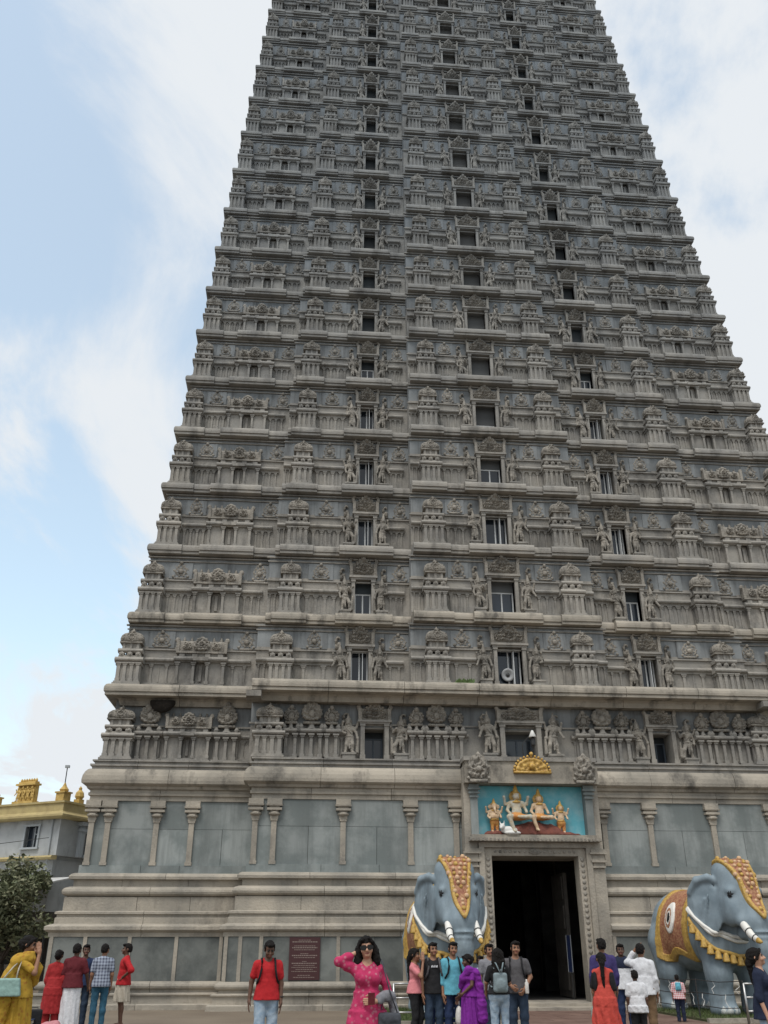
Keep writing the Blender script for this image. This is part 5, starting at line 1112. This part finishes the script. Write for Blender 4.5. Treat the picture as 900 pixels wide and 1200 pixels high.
# ---- man in red
P_ = person('young man in a red T-shirt and pale jeans walking with his head bowed', -7.67, -14.67, 6, 1.72, 'skin_dark', False, dict(m='c_redshirt', sleeve=.62, hem=.86, e=.018), dict(kind='trousers', m='c_ltjeans', e=.018), 'short', head=(6, 24, 0), legs=(((-.10, -.08, .49), (-.10, -.02, .09)), ((.10, -.03, .49), (.12, .14, .12))), A=((-.245, .05, 1.12), (-.27, .0, .88)), q=.85)
on(P_, 'backpack', straps(), 'c_black', True, 'black backpack on the young man in red', 'backpack'); bk = bpy.data.objects['backpack']; inst('pack', sdf_mesh('pack', backpack(), ['c_black']), bk)
on(P_, 'wristwatch', MB().tube([(.235+.03*math.cos(k*.7), -.04+.03*math.sin(k*.7), .905) for k in range(9)], .009, 5, closed=True), 'black_paint', True, 'dark wristwatch on the young man in red', 'watch')
# ---- group in front of the elephant
person('girl in a pink T-shirt and black leggings with a hand raised to her face', -4.97, -12.04, 66, 1.60, 'skin', True, dict(m='c_pinktee', sleeve=.6, hem=.90, e=.014), dict(kind='trousers', m='c_black', e=.012, sl=.92), 'pony', A=((-.21, -.20, 1.20), (-.08, -.20, 1.47)), hands=({'d': (.1, .1, 1), 'fwd': (0, 1, 0)}, None), legs=(((-.09, -.03, .49), (-.10, .05, .08)), ((.08, -.10, .50), (.06, .02, .08))))
P_ = person('young man in a black T-shirt with a small white print, hands at his sides', -4.62, -12.07, 2, 1.70, 'skin', False, dict(m='c_black', sleeve=.62, hem=.84, e=.018), J(), 'short', head=(10, 0, 0))
pr_ = MB()
for k, w in enumerate((.02, .014, .018, .014, .02, .016)): pr_.box(-.062+k*.022, -.062+k*.022+w*.8, -.137, -.129, 1.285, 1.285+.030+.008*(k % 2))
inst('shirt_print', pr_.mesh('shirt_print', 'c_white'), P_); bk = on(P_, 'backpack', straps(m=.02), 'c_grey', True, 'grey backpack on the man in the black T-shirt', 'backpack'); inst('pack', sdf_mesh('pack', backpack(.14), ['c_grey']), bk)
P_ = person('smiling man in a turquoise shirt with rolled sleeves', -4.25, -12.1, 8, 1.71, 'skin', False, dict(m='c_cyan', sleeve=1.35, hem=.82, e=.022), dict(kind='trousers', m='c_dkblue'), 'short', head=(-4, 2, 6))
bk = on(P_, 'backpack', straps(m=.019), 'c_black', True, 'black backpack on the man in turquoise', 'backpack'); inst('pack', sdf_mesh('pack', backpack(.14), ['c_black']), bk)
P_ = person('woman in a purple sari holding a pale carrier bag', -4.02, -12.5, -72, 1.50, 'skin_dark', True, dict(m='c_purple', sleeve=.5, hem=.92, e=.014), dict(kind='skirt', m='c_purple', hem=.05, w=(.24, .21), n=13, amp=.016, name='sari_skirt'), 'bun', head=(-6, 10, 0), A=((-.20, -.02, 1.13), (-.19, -.14, .92)), B=((.20, -.04, 1.13), (.10, -.20, .98)), girth=1.06)
f = SDF((-.34, -.3, .3), (.34, .3, 1.5), .016); f.chain([(-.10, -.12, 1.12), (.02, -.14, 1.26), (.13, -.06, 1.42), (.15, .09, 1.36), (.17, .15, 1.1), (.19, .17, .80), (.20, .18, .52)], [.075, .075, .07, .075, .085, .10, .115], .05); f.rough(.010, 40); worn(P_, 'sari_drape', f, ['c_purple'])
on(P_, 'carrier_bag', (lambda b: (b.tube([(-.19, -.16, .90), (-.17, -.16, .78), (-.20, -.16, .70)], .006, 5), b.lathe([(.03, .74), (.07, .70), (.10, .58), (.105, .46), (.08, .40), (.01, .395)], 10, (-.19, -.16, 0), sx=1.0, sy=.7), b)[2])(MB()), 'c_plastic', True, 'pale plastic carrier bag held by the woman in purple', 'carrier bag')
person('short boy in a light blue shirt between the purple sari and the grey backpack', -3.44, -10.6, 6, 1.46, 'skin_dark', False, dict(m='c_ltblue', sleeve=.6, hem=.86, e=.02), dict(kind='trousers', m='c_dkblue'), 'short')
P_ = person('woman seen from behind in a black top and pale jeans with long hair', -3.66, -13.46, 182, 1.60, 'skin', True, dict(m='c_black', sleeve=.75, hem=.94, e=.02), dict(kind='trousers', m='c_ltjeans', e=.012, sl=.95), 'long', A=((-.22, -.05, 1.13), (-.16, -.20, 1.0)), B=((.22, -.05, 1.13), (.2, -.18, .98)))
bk = on(P_, 'backpack', straps(m=.014), 'c_bag', True, 'small grey-blue backpack on the woman with long hair', 'backpack'); inst('pack', sdf_mesh('pack', backpack(.13, .98, 1.30, .11, .11), ['c_bag']), bk)
bs_ = MB()
for s_ in (-1, 1): bs_.tube([(s_*.02, .22, 1.32), (s_*.07, .15, 1.46), (s_*.10, .08, 1.47)], .013, 5)
bs_.tube([(-.02, .23, 1.30), (0, .25, 1.36), (.02, .23, 1.30)], .010, 5); inst('handle', bs_.mesh('handle', 'c_bag', True), bk)
person('man in a grey shirt mostly hidden behind the long-haired woman', -3.32, -10.99, 14, 1.68, 'skin', False, dict(m='c_shawl', sleeve=.6), J(), 'short')
P_ = person('young man in a charcoal T-shirt and jeans clasping his hands', -3.17, -12.74, -12, 1.72, 'skin', False, dict(m='c_grey', sleeve=.62, hem=.86, e=.018), J(), 'short', head=(10, 2, 4), A=((-.25, .03, 1.13), (-.10, -.20, .98)), B=((.25, .03, 1.12), (.13, -.18, .93)), hands=({'grip': True, 'fwd': (0, 0, 1)}, {'grip': True, 'fwd': (0, -.3, 1)}))
bk = on(P_, 'backpack', straps(m=.017), 'c_black', True, 'dark backpack on the man in charcoal', 'backpack'); inst('pack', sdf_mesh('pack', backpack(.13), ['c_black']), bk)
on(P_, 'water_bottle', MB().lathe([(.028, .86), (.034, .88), (.034, 1.03), (.014, 1.06), (.014, 1.09)], 10, (.17, -.23, 0)), 'c_plastic', True, 'clear plastic bottle in the hands of the man in charcoal', 'bottle')
# ---- group right of the doorway
person('man seen from behind in an indigo shirt', -1.31, -12.07, 176, 1.77, 'skin', False, dict(m='c_navy', sleeve=1.5, hem=.84, e=.022), dict(kind='trousers', m='c_dknavy'), 'short')
P_ = person('woman seen from behind in a coral and black dress with very long hair', -1.82, -13.62, 168, 1.53, 'skin', True, dict(m='c_coral', sleeve=.01, hem=.45, e=.02, w=(.27, .21), amp=.016), dict(kind='trousers', m='c_black'), 'pony', B=((.21, -.05, 1.12), (.16, -.22, 1.0)))
f = SDF((-.42, -.34, .85), (.42, .3, 1.5), .014)
for s_, el in ((-1, (-.198, .02, 1.085)), (1, (.21, -.05, 1.12))): f.cap((s_*.146, .01, 1.352), el, .062, .054, .02); f.ell((s_*.15, .01, 1.2), (.045, .10, .20), .03)
worn(P_, 'black_sleeves', f, ['c_black'])
on(P_, 'carrier_bag', MB().lathe([(.03, .80), (.08, .74), (.10, .60), (.09, .50), (.01, .49)], 10, (.17, -.22, 0), sy=.6), 'c_mint', True, 'small patterned bag carried by the woman in coral', 'bag')
P_ = person('person in a navy and white sweater walking away from the doorway', -0.33, -10.24, -12, 1.68, 'skin_dark', False, dict(m='c_white', sleeve=1.5, hem=.84, e=.02), dict(kind='trousers', m='c_dkblue'), 'short')
f = SDF((-.36, -.26, 1.22), (.36, .26, 1.52), .014); f.ell((0, 0, 1.30), (.20, .14, .19), .05); f.cap((-.14, .01, 1.372), (.14, .01, 1.372), .072, .072, .05); f.cap((0, .01, 1.40), (0, .01, 1.38), .09, .09, .05)
for s_ in (-1, 1): f.cap((s_*.172, .01, 1.355), (s_*.21, .02, 1.16), .076, .070, .03)
f.clip(lambda x, y, z: 1.24-z+0*x*y); f.put(lambda x, y, z: np.sqrt(x*x+(y+.02)**2+((z-1.49)*.7)**2)-.066, (-.1, -.14, 1.36), (.1, .1, 1.6), .01, neg=True); worn(P_, 'sweater_yoke', f, ['c_dknavy'])
person('man in a white shirt and brown trousers with his hand to his head', -0.56, -12.13, 150, 1.68, 'skin', False, dict(m='c_white', sleeve=1.7, hem=.82, e=.022), dict(kind='trousers', m='c_khaki', e=.024), 'short', B=((.31, -.16, 1.37), (.12, -.14, 1.60)), hands=(None, {'d': (-.5, .1, .6), 'fwd': (0, 1, 0)}))
person('small boy in a white shirt and black trousers seen from behind', -1.09, -13.18, 172, 1.24, 'skin_dark', False, dict(m='c_white', sleeve=.65, hem=.78, e=.03), dict(kind='trousers', m='c_black', e=.024), 'short', girth=1.05)
P_ = person('toddler in a red and white checked shirt at the elephant railing', 2.05, -7.1, 165, 1.02, 'skin', False, dict(m='c_redplaid', sleeve=.9, hem=.84, e=.024), dict(kind='trousers', m='c_dknavy', e=.02), 'short', girth=1.18)
bk = on(P_, 'backpack', sdf_mesh('pack', backpack(.11, 1.15, 1.44, .10, .12), ['c_cyan']), label='small turquoise backpack on the toddler in checks', cat='backpack')
person('smiling woman in a dark navy top with her hair tied back', -0.93, -17.82, 52, 1.60, 'skin_light', True, dict(m='c_dknavy', sleeve=1.15, hem=.80, e=.022), dict(kind='trousers', m='c_ltjeans'), 'pony', head=(14, -8, 0), q=.8, B=((.22, .04, 1.12), (.20, -.16, .94)))
# ---- people on the left
Y_ = person('woman in a yellow printed sari raising a hand to her mouth', -11.39, -15.12, 98, 1.78, 'skin', True, dict(m='c_sari', sleeve=.7, hem=.90, e=.018), dict(kind='skirt', m='c_sari', hem=.04, w=(.27, .25), n=13, amp=.016, name='sari_skirt'), 'bun', A=((-.22, -.18, 1.22), (-.09, -.19, 1.46)), head=(-8, 8, 0), hands=({'d': (.2, .2, 1), 'fwd': (0, 1, 0)}, None), girth=1.15, q=.85)
f = SDF((-.36, -.34, .35), (.36, .34, 1.5), .015); f.chain([(.12, -.14, 1.10), (-.02, -.16, 1.27), (-.13, -.06, 1.43), (-.14, .10, 1.38), (-.15, .17, 1.15), (-.16, .20, .85), (-.16, .22, .50)], [.08, .085, .075, .08, .095, .11, .12], .05); f.rough(.010, 34); worn(Y_, 'sari_drape', f, ['c_sari'])
f = SDF((-.50, -.2, .85), (-.1, .45, 1.25), .014); f.put(lambda x, y, z: np.sqrt(np.maximum(np.abs(x+.30)-.05, 0)**2+np.maximum(np.abs(y-.14)-.13-.15*(1.13-z), 0)**2+np.maximum(np.abs(z-1.04)-.095, 0)**2)-.02, (-.4, -.1, .9), (-.2, .4, 1.2)); f.rough(.003, 40)
hb = on(Y_, 'handbag', sdf_mesh('handbag', f, ['c_mint']), label='pale mint green handbag on the arm of the woman in yellow', cat='handbag'); inst('strap', MB().tube([(-.30, .05, 1.14), (-.27, .04, 1.28), (-.20, .02, 1.40), (-.25, .12, 1.30), (-.30, .23, 1.14)], .012, 5).mesh('strap', 'c_cream', True), hb)
person('woman in a long red tunic seen from behind', -12.36, -8.85, 178, 1.58, 'skin', True, dict(m='c_red', sleeve=1.2, hem=.40, e=.02, w=(.24, .19)), dict(kind='trousers', m='c_red', e=.03), 'bun')
P_ = person('man in a maroon shirt and white dhoti seen from behind', -11.98, -8.88, 172, 1.70, 'skin_dark', False, dict(m='c_maroon', sleeve=.8, hem=.86, e=.024), dict(kind='dhoti', m='c_white', hem=.16, w=(.20, .17), n=7, amp=.014, name='dhoti'), 'short', bare=True, girth=1.05, A=((-.27, -.02, 1.13), (-.27, -.16, .93)))
person('man in a dark blue shirt half hidden behind the maroon shirt', -12.05, -7.6, 15, 1.69, 'skin_dark', False, dict(m='c_dkblue', sleeve=.6), J(), 'short')
person('man in a grey checked shirt and dark teal jeans seen from behind', -11.6, -7.77, 196, 1.70, 'skin', False, dict(m='c_plaid', sleeve=.65, hem=.84, e=.02), dict(kind='trousers', m='c_teal', sl=.95), 'short', head=(-24, 4, 0))
person('bearded man in a red shirt and cream wrap with his hand on his hip', -11.24, -6.98, -78, 1.71, 'skin_dark', False, dict(m='c_redshirt', sleeve=1.2, hem=.84, e=.022), dict(kind='dhoti', m='c_cream', hem=.50, w=(.21, .18), n=7, amp=.016, name='wrap'), 'short', bare=True, B=((.36, .14, 1.16), (.20, -.02, 1.02)), hands=(None, {'d': (-.8, -.4, -.3), 'fwd': (0, -.5, -1)}))
# ================================================================== SMALL THINGS ON AND AROUND THE TOWER
# engraved plaque
pq = inst('plaque', MB().box(-.46, .46, -.03, .02, 0, 1.14).mesh('plaque', 'plaque'), None, (-7.0, -.40-MPJ-.03, .78), label='maroon stone plaque with pale engraved lines set into the plinth', cat='plaque')
rr = random.Random(4)
tx = MB(); z = 1.05
for k, (n, big) in enumerate(((3, 0), (6, 1), (0, 0), (5, 0), (6, 1), (5, 0), (0, 0), (2, 0), (6, 1), (5, 0), (0, 0), (1, 0), (6, 1), (5, 0), (6, 0), (4, 0), (6, 0), (0, 0), (3, 0), (5, 0))):
    if n:
        w = n*.062; x = -w
        while x < w:
            l = rr.uniform(.025, .07); tx.box(x, min(x+l, w), -.034, -.0305, z, z+(.026 if big else .017)); x += l+.014
    z -= .052
inst('engraved_lines', tx.mesh('engraved_lines', 'plaque_text'), pq, kind='stuff')
# loudspeaker horn in the second-storey window
hn = inst('loudspeaker_horn', MB().lathe([(.03, -.34), (.05, -.30), (.06, -.16), (.10, -.08), (.17, -.02), (.235, 0), (.235, .012), (.16, -.01), (.06, -.10)], 18).mesh('horn', 'ls_grey', True) if mat('ls_grey', (.33, .34, .35), .5) else None, None, (-.06, wy if False else Yt(9.77)+.67+CEN+.08, 10.42), label='grey loudspeaker horn in the open central window above the eave', cat='loudspeaker')
hn.rotation_euler = (R(98), 0, R(-8)); inst('driver', MB().lathe([(.001, .02), (.055, .015), (.06, -.05), (.001, -.06)][::-1], 14, (0, 0, -.06)).mesh('driver', 'dark_metal', True), hn); inst('bracket', MB().tube([(0, .05, -.2), (0, -.18, -.24), (0, -.30, -.24)], .02, 6).mesh('bracket', 'dark_metal'), hn)
# white lamp on a bracket above the golden arch
fl2 = inst('wall_lamp', MB().lathe([(.03, .20), (.05, .16), (.13, -.02), (.12, -.03), (.02, .12)], 14).mesh('lamp_shade', 'fig_white', True), None, (XC+.12, dY-.32, 7.95), label='white cone lamp on a bracket above the golden arch', cat='lamp')
inst('lamp_arm', MB().tube([(0, 0, .12), (.04, .1, -.05), (.03, .2, -.40), (.02, .22, -.68)], .018, 6).mesh('lamp_arm', 'dark_metal'), fl2); inst('lamp_arm', MB().tube([(0, 0, .12), (-.18, .08, -.06), (-.34, .1, -.25), (-.30, .2, -.68)], .014, 6).mesh('lamp_arm', 'dark_metal'), fl2); inst('lamp_body', MB().lathe([(.07, -.30), (.08, -.26), (.08, -.06), (.05, -.02)], 10, (.02, .05, 0)).mesh('lamp_body', 'dark_metal', True), fl2)
# wild beehives under the eaves
def hive(x, y, z, w, h, label):
    f = SDF((-w-.1, -.25, -h-.1), (w+.1, .25, .1), .04); f.ell((0, 0, 0), (w, .13, h), .0); f.ell((w*.15, -.05, -h*.1), (w*.7, .12, h*.75), .05); f.clip(lambda a, b, c: c-.03+0*a*b); f.rough(.012, 22)
    return inst('beehive', sdf_mesh('beehive', f, ['hive']), None, (x, y, z), label=label, cat='beehive', group='wild beehives under the eaves')
hive(-12.2, .30, 9.34, .44, .40, 'dark crescent beehive hanging under the long eave at the tower corner')
hive(10.8, Yt(24.05)+.34, 23.76, .38, .26, 'dark beehive under a cornice high on the right wing')
hive(8.75, .05, 9.32, .40, .55, 'dark beehive under the long eave above the domed corner pavilion')
# weeds rooted in the cornice
mat('weed', (.07, .12, .035), .6, 0, 30, (.10, .15, .05))
def weed(x, y, z, w, n, seed, label):
    r_ = random.Random(seed); v = []; f = []
    for k in range(n):
        bx_ = r_.uniform(-w, w); p = Vector((bx_, r_.uniform(-.08, .05), 0)); d = Vector((r_.uniform(-.4, .4), r_.uniform(-.5, .2), 1)).normalized(); l = r_.uniform(.08, .26); sd_ = Vector((d.z, 0, -d.x))*r_.uniform(.02, .045); o = len(v)
        v += [p, p+d*l*.6+sd_, p+d*l, p+d*l*.6-sd_]; f.append((o, o+1, o+2, o+3))
    return inst('weed', MB().add(v, f).mesh('weed', 'weed', fix=False), None, (x, y, z), label=label, cat='plant', group='weeds on the eave')
weed(-1.75, -.75, 9.86, .32, 70, 1, 'sparse green weeds on the long eave beside the window with the loudspeaker'); weed(8.75, .30, 9.86, .34, 300, 2, 'bushy green weed on the eave under the right-hand medallion')
# blue notice board inside the doorway
nb = inst('notice_board', MB().box(-.09, .09, -.02, .02, 0, 1.06).mesh('board', 'nb_blue') if mat('nb_blue', (.015, .025, .075), .5) else None, None, (XC+1.30, .30, .93), R(-62), label='narrow dark blue notice board just inside the doorway', cat='board'); inst('frame', MB().tube([(-.1, -.02, 0), (.1, -.02, 0), (.1, -.02, 1.07), (-.1, -.02, 1.07)], .012, 5, closed=True).mesh('frame', 'bld_trim'), nb)
inst('post', MB().tube([(0, .03, -.77), (0, .03, .1)], .03, 6).mesh('post', 'dark_metal'), nb)
# plastic crates behind the group
mat('crate_blue', (.03, .05, .16), .5, .1)
def crate_mesh():
    b = MB(); w, d, h = .27, .19, .25
    for s_ in (-1, 1):
        for z0, z1 in ((.0, .05), (.09, .13), (.17, .25)): b.box(-w, w, s_*d-.012, s_*d+.012, z0, z1); b.box(s_*w-.012, s_*w+.012, -d, d, z0+.001, z1-.001)
        for x in (-.25, -.09, .09, .25): b.box(x-.015, x+.015, s_*d-.010, s_*d+.010, 0.002, h-.002)
        for y_ in (-.15, 0, .15): b.box(s_*w-.010, s_*w+.010, y_-.015, y_+.015, .002, h-.002)
    b.box(-w, w, -d, d, .003, .02); return b.mesh('crate', 'crate_blue')
CR = crate_mesh()
for k in range(3): inst('plastic_crate', CR, None, (-4.33, -11.5, .001+k*.252), R(3*k-2), label=('blue plastic crate at the bottom of the stack behind the turquoise shirt', 'blue plastic crate in the middle of the stack behind the turquoise shirt', 'blue plastic crate on top of the stack behind the turquoise shirt')[k], cat='crate', group='stacked blue crates')
# luggage and goods left of the tower
sc_ = inst('suitcase', (lambda f: sdf_mesh('suitcase', f, ['c_black']))((lambda f: f.put(lambda x, y, z: np.sqrt(np.maximum(np.abs(x)-.17, 0)**2+np.maximum(np.abs(y)-.09, 0)**2+np.maximum(np.abs(z-.36)-.26, 0)**2)-.04, (-.25, -.2, 0), (.25, .2, .7)))(SDF((-.3, -.25, -.02), (.3, .25, .75), .02))), None, (-12.4, -10.2, .0), R(12), (.9, .9, .8), label='black upright suitcase beside the yellow sari', cat='suitcase')
inst('handle', MB().tube([(-.10, .09, .62), (-.10, .09, .70), (.10, .09, .70), (.10, .09, .62)], .012, 6).mesh('handle', 'dark_metal'), sc_)
def sack(x, y, m, s_, label, seed):
    f = SDF((-.5, -.4, -.02), (.5, .4, .6), .025); f.ell((0, 0, .17), (.36, .24, .20), .03); f.ell((.15, .05, .24), (.2, .18, .16), .05); f.rough(.015, 14, seed); f.clip(lambda a, b, c: .005-c+0*a*b); return inst('sack', sdf_mesh('sack', f, [m]), None, (x, y, 0), R(seed*20), (s_,)*3, label=label, cat='sack')
sack(-12.2, -9.6, 'c_pinksack', .75, 'slumped pink cloth sack by the red tunic', 1); 
ct = inst('vendor_table', MB().box(-1.3, 1.3, -.4, .4, .30, .36).mesh('table_top', 'c_cream'), None, (-13.6, -10.6, 0), R(6), label='low vendor table draped in orange and blue cloth', cat='table')
inst('cloth', MB().box(-1.32, .2, -.43, .43, .361, .375).box(-1.32, .2, -.44, -.43, .05, .375).mesh('cloth', 'c_orange'), ct); inst('cloth', MB().box(.205, 1.32, -.43, .43, .361, .375).box(.205, 1.32, -.44, -.43, .05, .375).mesh('cloth', 'c_dkblue'), ct)
for a in (-1.2, 1.2):
    for b_ in (-.33, .33): inst('leg', MB().box(a-.03, a+.03, b_-.03, b_+.03, 0, .30).mesh('leg', 'bark'), ct)
# walking stick standing by the yellow sari
# railings round the elephants
def railing(name, pts, h, label, rails=3, bright=True, mtl='steel'):
    o = inst(name, None, loc=(pts[0][0], pts[0][1], 0), label=label, cat='railing', group='steel railings by the elephants'); ox, oy = pts[0]
    for x, y in pts: inst('post', MB().tube([(x-ox, y-oy, 0), (x-ox, y-oy, h)], .026, 8).mesh('post', mtl, True), o)
    for k in range(rails):
        z = h-.01-k*h/(rails)
        for a, b in zip(pts[:-1], pts[1:]): inst('rail', MB().tube([(a[0]-ox, a[1]-oy, z), (b[0]-ox, b[1]-oy, z)], .022, 8).mesh('rail', mtl, True), o)
    return o
railing('steel_railing', [(-4.95, -7.6), (-4.42, -7.5), (-3.4, -7.4), (-2.4, -7.4)], .88, 'polished steel tube railing in front of the head-on elephant')
railing('steel_railing', [(3.35, -7.9), (3.75, -7.85), (4.9, -7.6), (6.2, -7.4)], .86, 'polished steel tube railing beside the woman in the navy top')
cr_ = inst('cable_railing', None, loc=(1.7, -3.4, 0), label='thin dark cable railing with white strings before the saddle-clothed elephant', cat='railing')
cp_ = [(0, 0), (.55, -1.5), (1.1, -3.0), (1.65, -4.45)]
for x, y in cp_: inst('post', MB().tube([(x, y, 0), (x, y, .92)], .018, 6).mesh('post', 'dark_metal'), cr_)
for z in (.90, .62, .34):
    for a, b in zip(cp_[:-1], cp_[1:]): inst('cable', MB().tube([(a[0], a[1], z), ((a[0]+b[0])/2, (a[1]+b[1])/2, z-.04), (b[0], b[1], z)], .010, 5).mesh('cable', 'dark_metal'), cr_)
rr = random.Random(9)
for k in range(12):
    t = (k+.5)/12; x, y = 1.65*t, -4.45*t; z0 = rr.choice((.88, .60)); inst('string', MB().tube([(x, y-.01, z0), (x+rr.uniform(-.06, .06), y-.03, z0-.1), (x+rr.uniform(-.05, .05), y-.02, z0-.17), (x+rr.uniform(-.05, .05), y-.03, z0-.27)], .009, 4).mesh('string', 'fig_white'), cr_)
# ================================================================== GROUND
mat('paving', (0.20, 0.165, 0.125), 0.9, 0, 0.5, (0.155, 0.125, 0.095), 0.4, stain=((.35, .35, .35), .4, (.15, .115, .09), .5, .7), bscale=25)
mat('red_paving', (0.19, 0.125, 0.10), .85, .08, 1.2, (.13, .08, .065), .3, bscale=20); mat('soil', (.09, .085, .05), .95, 0, 3, (.06, .07, .03), .6); mat('grass_blade', (.06, .10, .03), .7, 0, 5, (.09, .11, .04))
inst('ground', MB().box(-400, 400, -300, 500, -.5, 0).mesh('ground', 'paving'), kind='structure')
# red tiles of the forecourt, laid in rows
fc = inst('forecourt_paving', MB().box(-1.9, 2.6, -11.0, -2.55, -.05, .004).mesh('forecourt_paving', 'soil'), kind='structure')
TL = MB().box(-.245, .245, -.245, .245, .0, .012).mesh('tile', 'red_paving'); k = 0
for iy in range(17):
    for ix in range(9): inst('tile', TL, fc, (-1.65+ix*.5, -10.75+iy*.5, rr.uniform(.002, .006)))
def lawn(x0, x1, y0, y1, seed):
    lw = inst('lawn', MB().box(x0, x1, y0, y1, -.05, .05).mesh('lawn', 'soil'), kind='structure'); r_ = np.random.default_rng(seed); n = 9000
    p = np.stack([r_.uniform(x0, x1, n), r_.uniform(y0, y1, n), np.full(n, .05)], 1); a = r_.uniform(0, 6.28, n); l = r_.uniform(.03, .10, n); w = .008; dx_ = np.stack([np.cos(a)*w, np.sin(a)*w, 0*a], 1); tp = p+np.stack([r_.normal(0, .03, n), r_.normal(0, .03, n), l], 1)
    V = np.stack([p-dx_, p+dx_, tp], 1).reshape(-1, 3); b = MB(); b.v = V.tolist(); b.f = [(3*q, 3*q+1, 3*q+2) for q in range(n)]
    inst('grass', b.mesh('grass', 'grass_blade', fix=False), None, kind='stuff', label='thin worn grass under the painted elephants', cat='grass')
    kb = inst('kerb', MB().box(x0-.12, x1+.12, y0-.13, y0-.002, -.05, .10).mesh('kerb', 'stone_base'), kind='structure')
lawn(-4.9, -1.95, -7.3, -1.75, 1); lawn(2.75, 8.4, -7.2, -1.75, 2)
